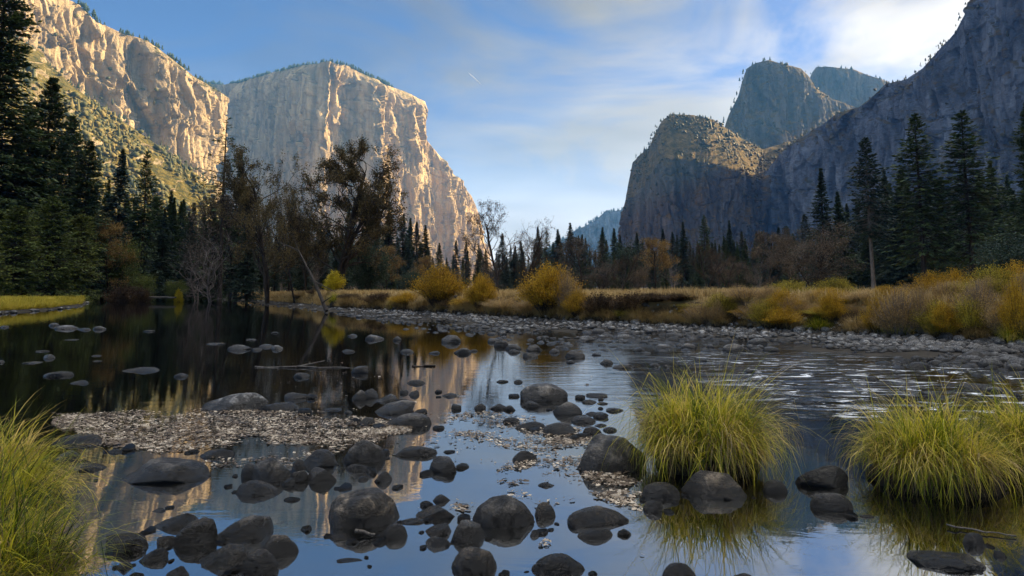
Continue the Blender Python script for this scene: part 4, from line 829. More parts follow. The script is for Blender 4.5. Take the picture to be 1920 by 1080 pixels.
SHR = [
 ('gold', 825, 588, 105, 493, 'big round golden willow, leftmost of the three on the bank'),
 ('gold2', 762, 588, 80, 545, 'low olive brown bush against the left side of the round golden willow'),
 ('gold', 902, 590, 66, 510, 'smaller golden willow between the round one and the bright spreading one'),
 ('gold2', 880, 596, 80, 552, 'brownish gold bush at the foot of the smaller golden willow'),
 ('tan', 945, 596, 90, 556, 'tan bush in front of the two nearly bare trees'),
 ('gold', 1030, 600, 125, 490, 'bright spreading golden willow right of the nearly bare trees'),
 ('gold2', 1085, 604, 70, 540, 'dull golden bush at the right skirt of the bright spreading willow'),
 ('tan', 985, 600, 60, 560, 'tan twiggy bush left under the bright spreading willow'),
 ('twiggy', 1062, 598, 60, 500, 'grey twiggy bush rising behind the bright spreading willow'),
 ('brown', 660, 574, 60, 548, 'dark brown thicket right of the small yellow tree'), ('brown', 712, 580, 70, 545, 'dark brown thicket left of the olive brown bush'),
 ('brown', 1125, 602, 80, 545, 'dark brown thicket right of the golden willows'), ('brown', 1180, 604, 80, 543, 'dark brown thicket above the small green bush on the bank'),
 ('brown', 1230, 604, 80, 545, 'dark brown thicket over the undercut bank, middle one'), ('brown', 1275, 606, 70, 546, 'dark brown thicket at the right end of the undercut bank'),
 ('green', 1177, 610, 52, 574, 'small grey green bush on the stones below the thickets'),
 ('tan', 1318, 612, 80, 560, 'tan bush at the left end of the long right hand hedge'), ('olive', 1352, 612, 70, 545, 'golden green bush, second from the left in the right hand hedge'),
 ('tan', 1398, 612, 90, 532, 'tall tan gold bush in the right hand hedge, under the bare trees'), ('olive', 1442, 618, 84, 556, 'yellow green rounded bush low in the right hand hedge'),
 ('olive', 1486, 606, 90, 522, 'tall yellow green bush in the right hand hedge below the wide brown tree'), ('tan', 1536, 612, 90, 540, 'tan feathery bush right of the tall yellow green one'),
 ('olive', 1572, 606, 76, 516, 'yellow green bush in front of the pale trunked pine'), ('tan', 1622, 614, 90, 548, 'broad tan bush below the pale trunked pine'),
 ('tan', 1668, 618, 90, 552, 'pinkish tan bush in the middle of the right hand hedge'), ('twiggy', 1700, 612, 80, 530, 'bare twiggy bush left of the tall gold one on the right'),
 ('gold2', 1752, 612, 96, 505, 'tall orange gold bush in the right hand hedge'), ('gold2', 1796, 612, 80, 500, 'orange gold bush with pale seed heads beside the tall one'),
 ('twiggy', 1830, 618, 90, 522, 'grey twiggy bush between the gold bushes and the right edge'), ('olive', 1868, 614, 110, 492, 'broad olive gold bush near the right edge'),
 ('gold2', 1915, 612, 110, 486, 'dull gold bush cut by the right edge of the picture'), ('tan', 1850, 626, 100, 565, 'low tan bush in front of the broad olive gold one'),
 ('yellow', 627, 564, 40, 506, 'small bright yellow leaved tree beside the leaning dead trunk'),
 ('yellow', 335, 556, 16, 541, 'tiny yellow bush on the far left gravel'), ('brown', 230, 556, 60, 530, 'dark rusty bush under the left forest'), ('brown', 262, 556, 44, 534, 'low rusty bush on the far left gravel'),
 ('tan', 560, 566, 50, 545, 'tan bush under the pair of brown trees'), ('brown', 600, 560, 60, 540, 'rusty undergrowth behind the leaning dead trunk'), ('green', 1010, 600, 30, 582, 'tuft of green leaves under the tan twiggy bush'),
]
for r_ in SHR: put_shrub(*r_)
for i in range(64):
    px = 1290 + i * 10.3 + rt.uniform(-12, 12); ft = float(np.interp(px, TPX, TF)); bs = ft - rt.uniform(0, 24); put_shrub(rt.choice(['olive', 'gold2', 'tan', 'gold', 'twiggy', 'tan', 'gold2']), px, bs, rt.uniform(50, 105), rt.uniform(530, 590) - max(0, px - 1620) * .09 + (8 if px < 1400 else 0), 'tangled gold and tan bush packed into the long right hand hedge', 'bushes packed in the right hand hedge')
for i in range(16):
    px = 650 + i * 38 + rt.uniform(-12, 12); put_shrub(rt.choice(['tan', 'brown', 'gold2', 'twiggy', 'tan']), px, float(np.interp(px, TPX, TF)) - rt.uniform(0, 30), rt.uniform(40, 70), rt.uniform(543, 562), 'low tan or brown bush between the bigger bushes on the middle bank', 'low bushes on the middle bank')

# ------------------------------------------------------------------ sedge on the far bank
def bank_sedge():
    kinds = {'g': sedge(401, .7, .6, .35, 1500, .85, .012, 2.2, M_SEDGE, name='sedge_clump', nseg=4), 't': sedge(402, .8, .6, .4, 1700, .9, .012, 2.3, M_SEDGE_T, name='sedge_clump', nseg=4)}
    used = set()
    def put(k, px, base, w, label, group=None, hs=1.0):
        q = (px - 960) / 1280; yf = float(np.interp(q, _x, _f)); Y = yf + .5
        x = ray(px, base)[0] * Y; s = w / 1280 * Y / 2.1; loc = (x, Y, float(height(x, Y)) - .15)
        if k in used: o = copy_tree(kinds[k], loc, rt.uniform(0, 6.28), (s, s, s * hs), label)
        else: o = kinds[k]; used.add(k); place(o, loc, 0, (s, s, s * hs), label)
        if group: o['group'] = group
        elif 'group' in o: del o['group']
    put('g', 1540, 615, 66, 'green yellow sedge clump, leftmost at the foot of the right hand hedge'); put('g', 1690, 622, 80, 'broad green gold sedge clump at the hedge foot, near the middle')
    put('t', 1610, 616, 70, 'brown drooping sedge clump between two green gold ones'); put('g', 1905, 634, 90, 'green sedge clump at the right edge under the hedge')
    put('g', 630, 574, 38, 'round bright green tuft at the river bend by the leaning trunk', hs=1.3); put('g', 738, 583, 36, 'green tuft on the bank left of the golden willows', hs=1.2)
    for i, px in enumerate(list(range(652, 735, 16)) + list(range(755, 1300, 20)) + list(range(1310, 1530, 44)) + [1645, 1770, 1840]):
        put('t', px + rt.uniform(-5, 5), np.interp(px, TPX, TF), rt.uniform(36, 60) * (1 + max(0, px - 1300) / 1200), 'dry brown sedge clump drooping over the edge of the far bank', 'dry sedge clumps along the far bank', rt.uniform(.8, 1.2))
bank_sedge()

def scatter_grass(name, n, xr, mat, hl, wd, label, yoff=(0.3, 30), seed=1, zmin=.3, droop=1.2):
    r = np.random.default_rng(seed); q = (r.uniform(xr[0], xr[1], n) - 960) / 1280
    yf = np.interp(q, _x, _f); Y = yf + yoff[0] + (r.uniform(0, 1, n) ** 1.7) * yoff[1]; X = q * Y; Z = height(X, Y)
    k = Z > zmin; X, Y, Z = X[k], Y[k], Z[k]; n = len(X); a = r.uniform(0, 6.28, n); out = np.stack([np.cos(a), np.sin(a)], 1)
    sc = (Y / 40) ** .5
    V, Fq = blades(r, n, np.stack([X, Y, Z - .03], 1), hl * r.uniform(.5, 1.2, n), out, wd * sc * r.uniform(.6, 1.3, n), droop, 3)
    link(name, mesh_np(name, V, [Fq], mat, True), kind='stuff', label=label, category='grass')
scatter_grass('meadow_grass', 60000, (400, 2000), M_MEADOW, .50, .03, 'dry straw coloured meadow grass behind the bank', (1.2, 40), 1)
scatter_grass('bank_grass', 26000, (-120, 172), M_BANKG, .6, .03, 'yellow green grass on the left bank', (0., 16), 2, .1)
scatter_grass('bank_grass', 7000, (300, 385), M_BANKG, .5, .04, 'yellow grass strip behind the far left gravel', (2, 20), 3, .2)
scatter_grass('meadow_grass', 16000, (430, 650), M_MEADOW, .5, .025, 'golden dry grass on the point left of the bend', (.2, 8), 4, .15)

# ------------------------------------------------------------------ foreground grass
def fg(o, px, py, zb, label, rz=0):
    x, Y = G(px, py, zb); o.location = (x, Y, zb); o.rotation_euler = (0, 0, rz); o['label'] = label
t1 = sedge(501, .46, .40, .30, 4200, .80, .0078, 2.9, skew=(.22, -.3), top=.92, rough=True); fg(t1, 1322, 880, -.02, 'big domed grass tussock drooping over dark rocks in the water right of the middle')
t2 = sedge(502, .54, .44, .20, 3800, .70, .0078, 2.7, skew=(-.1, -.3), top=.8, rough=True); fg(t2, 1750, 908, -.02, 'wide yellow green grass tussock near the right edge over black water')
t3 = sedge(503, .46, .42, .24, 3400, .64, .0075, 2.5, top=.9, rough=True); fg(t3, 1945, 880, 0, 'grass tussock cut by the right edge, behind and right of the wide one')
t4 = sedge(504, .48, .45, .18, 4200, .50, .0075, 2.0, mound=False, rough=True); t4.location = (-3.25, 4.15, .22); t4['label'] = 'lush green grass tussock at the left edge, the upper of the mass'
t5 = sedge(505, .36, .36, .2, 3800, .46, .006, 2.0, mound=False, rough=True); t5.location = (-2.28, 2.95, .14); t5['label'] = 'lush green grass tussock at the lower left corner, nearest the viewer'
t6 = sedge(506, .36, .36, .2, 3000, .48, .007, 2.0, mound=False, rough=True); t6.location = (-2.75, 3.62, .2); t6['label'] = 'grass tussock hanging over the stones on the right side of the left grass mass'
for t in (t4, t5, t6): t['category'] = 'grass'

# ------------------------------------------------------------------ rocks
ROCKS = """304 858 908 178|l|long rounded dark boulder standing alone in the pool right of the left grass
150 806 835 92|flb|broad flat stone at the upper end of the left bank stones by the grass
128 842 866 52|lb|rounded stone hidden half under the overhanging left grass
160 862 883 82|f|low dark slab at the lower end of the left bank stones by the grass
408 834 858 63|f|low dark stone at the lower edge of the big leaf raft
215 837 850 33|f|small dark stone at the edge of the leaf raft left of the long boulder
297 951 962 33|f|tiny dark stone just below the long rounded boulder
333 961 993 85|R|dark wedge of rock tucked behind the tall brown grey boulder, lower left
365 967 1025 85|Rb|upright brown grey boulder in the lower left cluster
236 999 1035 86|l|dark rounded boulder against the lower left grass
288 1026 1055 58|R|angular tilted stone between the lower left grass and the upright boulder
234 1050 1070 31|a|small black angular stone near the bottom left
314 1000 1022 40||small brown stone against the left foot of the upright brown grey boulder
333 1057 1090 44||stone cut by the bottom edge at the lower left
116 1070 1085 60|fg|flat pale stone at the bottom edge under the left grass
441 720 771 135|lRg|long sloping pale grey boulder at the top of the leaf raft
520 745 771 80|fl|dark knobbly boulder right beside the long sloping pale one
554 730 748 43|rg|rounded grey stone behind the knobbly dark boulder
623 762 770 37|f|thin flat stone on the upper edge of the leaf raft
652 767 775 18|f|tiny stone right of the thin flat one on the leaf raft
674 722 750 28||dark upright stone, left of a touching pair near the reflected cliff
697 720 747 30||dark upright stone, right of a touching pair near the reflected cliff
722 732 754 46|gR|grey rounded stone right of the touching dark pair
758 727 738 16|a|tiny pointed stone left of the black pyramid stone
777 727 742 23|a|small black pyramid shaped stone in the bright reflection
780 707 720 36|f|thin dark slab above the black pyramid stone
742 741 776 80|lR|dark mossy hump of rock behind the smooth oblong boulder
764 762 800 94|rR|smooth oblong boulder in the middle of the golden reflection
691 775 797 37|a|angular dark stone left of the smooth oblong boulder
683 820 868 77|r|round dark boulder at the right end of the big leaf raft
671 864 882 42|fg|flat pale stone at the foot of the round dark boulder
697 876 884 20|f|tiny flat stone right of the pale one under the round boulder
776 827 855 87|fR|flat wedge of dark rock across the golden reflection
718 882 905 37|R|small dark stone above the biggest rounded boulder
681 888 901 26|f|tiny dark stone left above the biggest rounded boulder
508 852 903 82|r|rounded brownish dark boulder in the middle left cluster
468 864 895 36||dark stone peeking out left behind the rounded boulder of the middle left cluster
488 898 930 90|rL|dark low boulder at the front of the middle left cluster
600 838 876 66||rough dark boulder at the back right of the middle left cluster
563 858 882 29|b|small brown stone in the heart of the middle left cluster
560 879 905 36||dark stone at the centre front of the middle left cluster
601 874 908 57|a|black faceted boulder at the right end of the middle left cluster
542 893 912 24||small stone wedged between the front boulders of the middle left cluster
680 910 990 139|rb|biggest rounded boulder, brown topped, left of the bottom middle
740 979 1012 48|rb|small round stone at the right foot of the biggest rounded boulder
636 1000 1014 39|rb|small brown stone at the left foot of the biggest rounded boulder
462 962 1020 128|lR|large oval boulder at the back of the bottom left group
524 997 1042 69|rb|round pitted boulder at the right of the bottom left group
410 1015 1070 104|R|large dark sloping boulder at the front left of the bottom left group
486 1026 1078 81|rb|brown rounded boulder at the front of the bottom left group
566 694 708 30||lone dark stone in the pool below the long driftwood
675 679 700 31|R|pointed dark stone at the right end of the long driftwood
655 1051 1056 50|fg|flat scrap of pale rock just breaking the surface near the bottom
1019 704 752 88|r|large smooth black boulder at the middle of the river
1001 746 764 36||small black stone in front of the large smooth black boulder
1064 742 778 54|r|round stone with a mossy side right below the large black boulder
971 709 718 18||small dark stone left of the large smooth black boulder
942 709 717 24|f|flat dark pebble farthest left of the large smooth black boulder
1000 782 806 66|f|flat topped stone left of the round grey boulder in mid river
957 776 793 37|f|low stone at the left end of the mid river group
1051 781 816 64|r|round grey boulder at the front of the mid river group
1093 774 793 45|r|smooth stone at the right back of the mid river group
1108 793 815 40||dark stone right of the round grey boulder in mid river
1126 791 800 26|f|small flat stone at the right end of the mid river group
1144 797 809 28|r|small round stone just left of the big tussock rock
1110 768 778 26|f|small stone behind the mid river group
1107 745 756 32|f|flat stone in bright water right of the large black boulder
1119 732 745 40|f|flat dark slab in bright water, topmost right of the large black boulder
1152 760 772 38|f|flat dark slab in bright water nearest the big tussock
1129 751 758 20|f|tiny stone between the flat slabs in bright water
854 752 768 22||small rounded stone alone in the golden reflection
841 733 744 34|f|thin dark slab alone in the golden reflection
901 751 768 22||left of two small dark stones above the central leaf raft
933 752 768 37|a|right of two small dark stones above the central leaf raft
832 853 886 60|a|dark diamond shaped boulder alone in the middle foreground
984 842 866 46|a|black stone on the edge of the central leaf raft
1027 900 914 40|f|small brown stone among the leaves right of the great round boulder
945 921 990 117|r|great round black boulder at the bottom middle
1020 938 972 42|rb|brown ball shaped stone touching the great round black boulder
877 971 1015 60|r|dark round boulder at the left foot of the great round black boulder
817 947 976 80|lb|low brownish boulder left of the great round black boulder
776 968 984 48|f|low flat stone left of the low brownish boulder
829 926 942 37|a|small dark stone above the low brownish boulder
820 981 1004 52|aR|angular dark stone, upper of two left of the dark round boulder
820 1004 1027 50|ag|rough pale stone, lower of two left of the dark round boulder
887 1020 1075 90|rb|brown boulder with a rounded hump at the bottom edge near the middle
1047 1034 1078 98|rb|smooth brown boulder at the bottom edge right of the middle
1120 948 990 125|lb|long loaf shaped brown boulder right of the great round one
1115 988 1012 70|rb|small smooth stone in front of the long loaf shaped boulder
1002 992 1006 20|a|tiny black stone at the right foot of the great round boulder
1145 806 885 150|a|huge black angular rock at the left side of the domed tussock
1239 901 935 70|rb|rounded stone below the left part of the domed tussock
1338 875 935 120|ab|peaked grey brown boulder in front of the domed tussock
1453 895 925 47||dark stone under the right skirt of the domed tussock
1225 934 960 37|b|small rough stone on the leaf debris below the domed tussock
1272 1050 1090 62|rb|rounded brown stone cut by the bottom edge under the tussock reflection
1392 1071 1085 40|f|flat stone just showing at the bottom edge right of the middle
1227 678 688 23||small dark stone behind the domed tussock, left of two
1249 681 689 15||small dark stone behind the domed tussock, right of two
1314 669 678 25||small stone directly above the top of the domed tussock
1379 663 675 32|f|dark flat stone below the mid river boulder of the right riffle
1405 689 699 22||small stone in dark water right above the domed tussock
1380 693 702 28|f|low stone left beside the small one above the domed tussock
1138 668 683 26|a|black angular stone at the right end of the shimmering water
1171 677 691 46|f|flat stone right of the black angular one in the shimmering water
1545 865 915 100|l|black boulder between the two big tussocks
1558 919 958 70|r|smooth grey stone with a crack between the two big tussocks, lower one
1766 1031 1068 135|lg|long pale stone lying in black water at the bottom right
1825 995 1025 44|r|rounded dark stone above the long pale one at the bottom right
1875 1030 1045 20||small dark stone right of the long pale one at the bottom right
1625 962 971 26|f|small flat stone left under the wide right tussock
1637 700 714 30||grey stone in the white riffle, right of two
1597 692 701 34|f|low stone in the white riffle, left of two
1872 719 740 56|g|grey boulder in the riffle near the right edge, right of two
1835 713 730 78|fg|flat grey slab in the riffle near the right edge, left of two
1749 734 745 40|fg|low slab behind the wide right tussock
1484 786 798 28|f|small flat stone in dark water right of the domed tussock
1514 750 758 26|f|small flat stone in dark water above right of the domed tussock
1558 756 763 24|f|tiny flat stone left behind the wide right tussock
1905 758 770 40|fg|pale flat stone at the right edge behind the tussocks
1376 637 660 44|r|large rounded boulder at the front of the gravel bar above the domed tussock
1289 638 654 32|r|rounded boulder on the gravel bar front, left of the large rounded one
1245 641 654 38|g|pale pointed stone on the gravel bar front, second left of the large rounded one
1827 647 680 52|a|big black leaning boulder in the right riffle
1513 615 632 28|a|dark block on the gravel bar below the sedge
1580 628 642 24|r|round dark boulder on the gravel bar below the broad sedge
1417 648 656 28|f|flat stone off the gravel bar right of the large rounded boulder
1641 628 642 28|g|grey rounded stone on the right gravel bar
845 621 642 38|g|striped grey boulder alone in the dark water below the golden willows
702 623 637 40|ag|pale angular stone in dark water near the river bend
660 623 631 26|f|flat dark stone left of the pale angular one near the bend
746 627 638 20||small stone right of the pale angular one near the bend
653 652 660 30|f|low stone in the dark pool below the pale angular one
763 650 661 28|f|low rounded stone in the yellow reflection, left one
816 655 663 23|f|low rounded stone in the yellow reflection, right one
867 648 663 33|a|dark angular stone below the striped grey boulder
889 652 659 16|f|tiny stone touching the dark angular one below the striped boulder
937 633 650 34|a|dark block at the left end of the stones in the glittering water
963 641 656 30||dark stone behind the block in the glittering water
964 652 662 24|rg|pale round stone in the glittering water
998 640 658 36|a|black rock at the middle of the glittering water
993 656 670 30|a|low black rock in front of the middle of the glittering water
1039 649 662 24|r|round grey stone right of the black rocks in the glittering water
1079 650 671 38|a|large black rock at the right of the glittering water
1070 672 681 20|f|small black stone below the large black rock in the glittering water
928 631 642 28||stone at the edge of the gravel left of the glittering water
1119 659 667 20|f|small stone right of the large black rock in the glittering water
125 606 617 42|rg|pale rounded stone in the left pool, right of a touching pair
102 602 611 20|rg|pale rounded stone in the left pool, left of a touching pair
187 608 618 24|rg|pale ball shaped stone in the left pool
160 612 619 26|f|flat stone left of the pale ball shaped one in the left pool
80 655 660 26|fg|upper of three pale flat stones in the dark left pool
93 661 672 25|rg|middle of three pale stones in the dark left pool
60 675 682 42|fg|long lowest of three pale flat stones in the dark left pool
112 693 706 48|g|pale rounded boulder in the dark left pool, the largest there
148 710 720 42|Rg|pale wedge stone below the largest boulder of the left pool
265 683 697 70|flg|long pale stone like a stranded log in the dark left pool
340 696 707 28|ag|small pale pointed stone right of the log-like one
448 641 656 46|ag|pale angular boulder in the middle of the dark pool
481 649 657 20|fg|small stone joining the pale boulders in the dark pool
500 642 651 30|rg|pale stone second from the right in the dark pool chain
520 643 655 25|rg|pale rounded stone at the right end of the dark pool chain
470 633 638 24|fg|thin pale stone above the pale angular boulder
403 641 646 36|fg|thin pale slab left of the pale angular boulder
183 674 678 24|fg|lower of two thin stones in the dark left pool
183 664 668 20|fb|upper of two thin stones in the dark left pool
280 617 622 22|fg|thin pale stone below the reflected left forest
133 635 638 30|fg|thin stone in the left pool between the pale pair and the three flat ones
515 620 625 14|fg|tiny upper stone above the dark pool chain
8 608 614 18|fg|pale stone at the left edge in the upper pool
4 672 680 12|g|pale stone at the left edge in the lower pool
58 567 580 38||black rock against the left grassy bank, the largest of three
33 570 580 16||small black rock on the left grassy bank, middle of three
10 570 584 26||black rock on the left grassy bank nearest the left edge"""
def build_rocks():
    rr = random.Random(3)
    for i, line in enumerate([l for l in ROCKS.strip().splitlines() if l.strip()]):
        f = line.split('|'); cx, top, wl, w = [float(v) for v in f[0].split()]; st = f[1].strip(); lab = f[2].strip(); grp = f[3].strip() if len(f) > 3 else None
        _, Yf = G(cx, wl); W_ = w / 1280 * Yf; dep = W_ * rr.uniform(.62, .85)
        if 'f' in st: dep = W_ * rr.uniform(.5, .8)
        Yc = Yf + dep * .42; x = ray(cx, (top + wl) / 2)[0] * Yc
        zt = max(.02, HC + ray(cx, top)[1] * (Yc + dep * .05)) * (.6 if 'f' in st else (.66 if Yf > 7 else .88)); cz = -.18 * zt - .01; rz_ = zt - cz
        sub = 5 if w > 75 else (4 if w > 30 else 3)
        V, Fc = rock_shape(700 + i * 7, sub, 14 if 'a' in st else (5 if 'r' in st else 10), .26 if 'l' in st else .15)
        a = rr.uniform(-.35, .35)
        V[:, 0] *= W_ / 2 * 1.04; V[:, 1] *= dep / 2; V[:, 2] *= rz_
        sl_ = .0
        if 'R' in st: sl_ = .38
        if 'L' in st: sl_ = -.38
        if sl_: V[:, 2] += np.where(V[:, 2] > 0, 1, 0) * V[:, 2] * V[:, 0] / (W_ / 2) * sl_
        V[:, 2] = np.maximum(V[:, 2], -rz_ * .9)
        ca, sa = math.cos(a), math.sin(a); V[:, :2] = np.stack([V[:, 0] * ca - V[:, 1] * sa, V[:, 0] * sa + V[:, 1] * ca], 1)
        V[:, 2] += (zt - cz) - V[:, 2].max()
        mat = M_ROCKG if 'g' in st else (M_ROCKB if 'b' in st else M_ROCK)
        name = 'boulder' if W_ > .3 else 'river_stone'
        o = link(name, mesh_np(name, V, [Fc], mat, True), label=lab, category='rock' if W_ > .3 else 'stone', group=grp or None); o.location = (x, Yc, cz)
build_rocks()
def pebbles():
    rr = random.Random(12); me = [mesh_np('pebble', *(lambda t: (t[0], [t[1]]))(rock_shape(1200 + k, 3, 9, .22)), M_ROCK if k % 2 else M_ROCKB, True) for k in range(6)]
    for line in [l for l in ROCKS.strip().splitlines() if l.strip()]:
        cx, top, wl, w = [float(v) for v in line.split('|')[0].split()]
        if wl < 735 or w < 30: continue
        for k in range(rr.choice([0, 1, 2, 2])):
            sgn = rr.choice([-1, 1]); px = cx + sgn * w * rr.uniform(.5, .8); py = wl + rr.uniform(-10, 12); x, Y = G(px, py); s = rr.choice([rr.uniform(8, 16), rr.uniform(16, 32)]) / 1280 * Y * .5
            o = link('pebble', rr.choice(me)); o.location = (x, Y, s * rr.uniform(-.05, .15)); o.scale = (s, s * rr.uniform(.6, .9), s * rr.uniform(.4, .65)); o.rotation_euler = (0, 0, rr.uniform(0, 6.28))
            o['label'] = 'small dark pebble poking out of the water between the foreground boulders'; o['category'] = 'stone'; o['group'] = 'pebbles between the foreground boulders'
pebbles()

def cobbles():
    r = np.random.default_rng(77); pts = []
    def region(n, x0, x1, off0=0., off1=1.08, smin=.10, smax=.34):
        px = r.uniform(x0, x1, n); q = (px - 960) / 1280; yw = np.interp(q, _x, _w); yf = np.interp(q, _x, _f)
        t = off0 + (off1 - off0) * r.uniform(0, 1, n) ** .8; Y = yw + (yf - yw) * t; X = q * Y
        s = smin + (smax - smin) * r.random(n) ** 2.6 * r.choice([.6, 1, 1, 1.3], n)
        hole = (fbm(X * .55, Y * .8, seed=31) < -.10) & (t < .5)
        for a, b, c, h_ in zip(X, Y, s, hole):
            if not h_: pts.append((a, b, c))
    region(3300, 640, 1300, smax=.30); region(3000, 1250, 1960, smax=.30); region(60, 700, 1960, smin=.3, smax=.55); region(800, 700, 1960, -.35, 0., .10, .34); region(260, 370, 645, -.1, 1.1, .14, .42); region(260, 165, 380, -.03, 1.05, .3, .9); region(60, -60, 170, -.05, .5, .2, .5)
    region(700, 640, 1960, .85, 1.15, .09, .28)
    P3 = np.array(pts); keep = []; cell = {}
    order = np.argsort(-P3[:, 2])
    for i in order:
        x, y, s = P3[i]; k = (int(x // .6), int(y // .6)); ok = True
        for dx in (-1, 0, 1):
            for dy in (-1, 0, 1):
                for j in cell.get((k[0] + dx, k[1] + dy), ()):
                    if math.hypot(P3[j, 0] - x, P3[j, 1] - y) < (P3[j, 2] + s) * .34: ok = False
        if ok: cell.setdefault(k, []).append(i); keep.append(i)
    P3 = P3[keep]; shapes = [rock_shape(900 + k, 2, 5, .2) for k in range(9)]; Z = height(P3[:, 0], P3[:, 1])
    app = P3[:, 2] / P3[:, 1]; order = np.argsort(-app); protos = []
    for k in range(9):
        V, Fc = rock_shape(900 + k, 3, 5, .2); protos.append(mesh_np('cobble', V, [Fc], M_ROCKG, True))
    Vs = []; Fs = []; b = 0
    for rank, i in enumerate(order):
        x, y, s = P3[i]; k = int(r.integers(0, 9)); a = r.uniform(0, 6.28); sc = np.array([s * .58, s * .42, s * r.uniform(.26, .42)]); z = max(Z[i], -.06) + sc[2] * r.uniform(-.1, .3)
        if rank < 230:
            o = link('cobble', protos[k]); o.location = (x, y, z); o.rotation_euler = (r.uniform(-.2, .2), r.uniform(-.2, .2), a); o.scale = sc
            o['category'] = 'stone'; o['group'] = 'cobbles on the gravel bar'; o['label'] = 'rounded grey cobble, one of the many packed along the far gravel bar'
        else:
            V, Fc = shapes[k]; V = V * sc; ca, sa = math.cos(a), math.sin(a)
            Vs.append(np.stack([V[:, 0] * ca - V[:, 1] * sa + x, V[:, 0] * sa + V[:, 1] * ca + y, V[:, 2] + z], 1)); Fs.append(Fc + b); b += len(V)
    link('river_cobbles', mesh_np('river_cobbles', np.concatenate(Vs), [np.concatenate(Fs)], M_ROCKG, True), kind='stuff', label='mass of small grey cobbles on the far gravel bar', category='stones')
cobbles()

# ------------------------------------------------------------------ driftwood
def log(name, a, b, r0, r1, label, wob=.04, mat=None, branches=()):
    a = np.array(a); b = np.array(b); r = np.random.default_rng(int(abs(a[0] * 100)) + 5); n = 9; pts = [a + (b - a) * t + r.normal(0, wob, 3) * np.array([1, 1, .25]) for t in np.linspace(0, 1, n)]
    segs = [(pts[i] - a, pts[i + 1] - a, r0 + (r1 - r0) * i / (n - 1), r0 + (r1 - r0) * (i + 1) / (n - 1)) for i in range(n - 1)]
    for t, v, rr_ in branches: q = a + (b - a) * t - a; segs.append((q, q + np.array(v), rr_, rr_ * .4))
    V, Fq = tubes(segs, 8); o = link(name, mesh_np(name, V, [Fq], mat or M_WOOD, True), label=label, category='driftwood'); o.location = a
def gp(px, py, z=0.): x, Y = G(px, py, z); return (x, Y, z)
log('driftwood_log', gp(477, 688, .01), gp(668, 690, .0), .018, .010, 'long thin pale driftwood log afloat on the dark pool', branches=[(.4, (.5, .3, .10), .02)])
log('driftwood_log', gp(770, 687), gp(818, 686, .01), .025, .018, 'short dark floating log right of the long pale one', mat=M_BARK)
log('driftwood_stick', gp(1775, 985, .02), gp(1905, 1005, .01), .006, .004, 'thin stick on the black water under the right tussock', .01)
log('driftwood_stick', gp(668, 995, .03), gp(702, 1003, .01), .012, .008, 'short stick against the foot of the biggest rounded boulder', .004)
log('driftwood_log', (-50, 92, .55), (-43, 88, .6), .16, .1, 'long grey log lying on the far left gravel', .1)

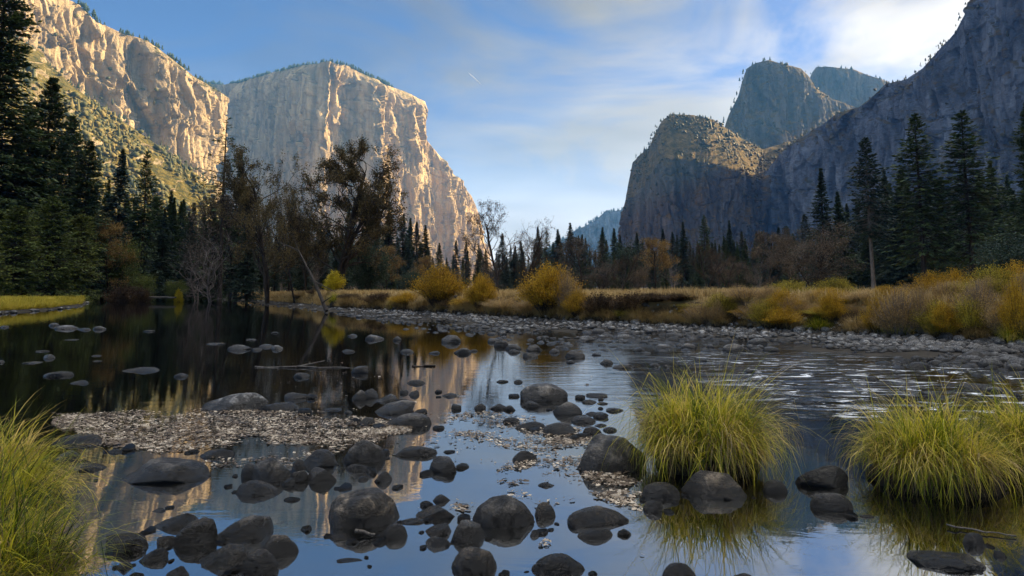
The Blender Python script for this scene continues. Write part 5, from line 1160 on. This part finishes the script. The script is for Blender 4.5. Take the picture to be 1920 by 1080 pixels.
# ------------------------------------------------------------------ floating leaves
def leaves():
    r = np.random.default_rng(21); pts = []
    def patch(n, poly_x, lo, hi, dens, thr):
        xs = r.uniform(poly_x[0], poly_x[-1], n); a = np.interp(xs, poly_x, lo); b = np.interp(xs, poly_x, hi); ys = a + (b - a) * r.uniform(0, 1, n)
        e = np.minimum(np.minimum((ys - a) / (b - a), (b - ys) / (b - a)) * 3.2, np.minimum(xs - poly_x[0], poly_x[-1] - xs) / 60.)
        for x_, y_, e_ in zip(xs, ys, e):
            X, Y = G(x_, y_); e_ += .55 * mnoise.noise((X * .9, Y * 1.1, 3.)) + .2 * mnoise.noise((X * 3, Y * 3, 7.)); pts.append((X, Y, thr + 1.3 * max(0, .6 - e_)))
    patch(15000, [100, 200, 300, 400, 520, 640, 700, 770], [775, 768, 766, 768, 770, 772, 785, 800], [800, 835, 850, 842, 835, 845, 830, 810], 1, -.5)
    patch(900, [380, 450, 560, 640], [838, 838, 840, 845], [880, 890, 880, 870], 1, .0)
    patch(3600, [820, 880, 960, 1050, 1140], [790, 770, 768, 790, 815], [800, 825, 850, 850, 835], 1, -.05)
    patch(3400, [900, 960, 1040, 1100, 1180], [915, 850, 825, 822, 830], [925, 935, 950, 930, 905], 1, -.02)
    patch(1800, [1090, 1160, 1220], [880, 888, 905], [925, 950, 965], 1, -.3)
    patch(5000, [90, 300, 600, 900, 1150], [756, 750, 752, 750, 760], [850, 870, 880, 900, 930], 1, .45)
    patch(160, [835, 890], [945, 945], [962, 960], 1, -.3); patch(60, [1000, 1045], [1008, 1008], [1025, 1025], 1, -.3)
    patch(320, [560, 1500], [650, 690], [1060, 1070], 1, .35)
    patch(500, [380, 1150], [640, 700], [760, 770], 1, .25)
    A_ = np.array(pts); f = fbm(A_[:, 0] * 1.9, A_[:, 1] * 2.6, o=4, seed=8, g=.65) * 1.5 + r.normal(0, .16, len(A_)); A_ = A_[f > A_[:, 2]]
    n = len(A_); a = r.uniform(0, 6.28, n); d = np.stack([np.cos(a), np.sin(a), r.normal(0, .05, n)], 1); nn = np.stack([r.normal(0, .3, n), r.normal(0, .3, n), np.ones(n)], 1)
    L_ = .008 + .026 * r.random(n) ** 1.8; s = np.cross(d, nn); s /= np.linalg.norm(s, axis=1)[:, None]; c = np.stack([A_[:, 0], A_[:, 1], r.uniform(.003, .010, n)], 1)
    W_ = L_ * r.uniform(.3, .6, n); up = np.array([0, 0, 1.]) * (r.uniform(.0, .012, n))[:, None]
    ring = []
    for t, w in ((-1, .05), (-.55, .8), (-.1, .6), (.25, 1.), (.6, .55), (1, .05)): ring += [(t, w)]
    V = [];
    for t, w in ring: V.append(c + d * (L_ * t)[:, None] + s * (W_ * w)[:, None] + up * w); V.append(c + d * (L_ * t)[:, None] - s * (W_ * w)[:, None] + up * w * .5)
    V = np.stack(V, 1).reshape(-1, 3); V[:, 2] = np.maximum(V[:, 2], .0025); idx = np.arange(n)[:, None] * 12 + np.arange(5)[None] * 2
    Fq = np.stack([idx, idx + 1, idx + 3, idx + 2], -1).reshape(-1, 4)
    link('fallen_leaves', mesh_np('fallen_leaves', V, [Fq], M_FLEAF), kind='stuff', label='fallen pale brown leaves floating in rafts on the river', category='leaves')
leaves()

# ------------------------------------------------------------------ contrail
def contrail():
    a = P(880, 138, 16000); b = P(902, 158, 16000); V, Fq = tubes([(a - a, (b - a) * .35, 5, 8), ((b - a) * .35, b - a, 8, 2)], 8)
    m, nt, bb, out = newmat('ice_trail'); bb.inputs['Base Color'].default_value = (.9, .9, .9, 1); bb.inputs['Roughness'].default_value = 1
    o = link('contrail', mesh_np('contrail', V, [Fq], m, True), kind='stuff', label='short white vapour trail in the blue sky', category='vapour trail'); o.location = a
contrail()

# ------------------------------------------------------------------ haze
HAZE_TOP = max(max(v[2] for v in o.bound_box) for o in bpy.data.objects if o.get('kind') == 'structure' and o.type == 'MESH') + 40
print('haze top', HAZE_TOP)
def haze():
    V = np.array([(x, y, z) for x in (-5000, 7300) for y in (-7300, 7300) for z in (-40, HAZE_TOP)], float)
    Fq = np.array([(0, 1, 3, 2), (4, 6, 7, 5), (0, 4, 5, 1), (2, 3, 7, 6), (0, 2, 6, 4), (1, 5, 7, 3)])
    m, nt, b, out = newmat('haze_air'); nt.nodes.remove(b); v = N(nt, 'ShaderNodeVolumePrincipled'); v.inputs['Color'].default_value = (.13, .43, 1, 1)
    v.inputs['Density'].default_value = .00007; v.inputs['Anisotropy'].default_value = .1; nt.links.new(v.outputs[0], out.inputs['Volume'])
    link('haze', mesh_np('haze', V, [Fq], m), kind='stuff', label='thin blue haze filling the valley', category='haze')
haze()
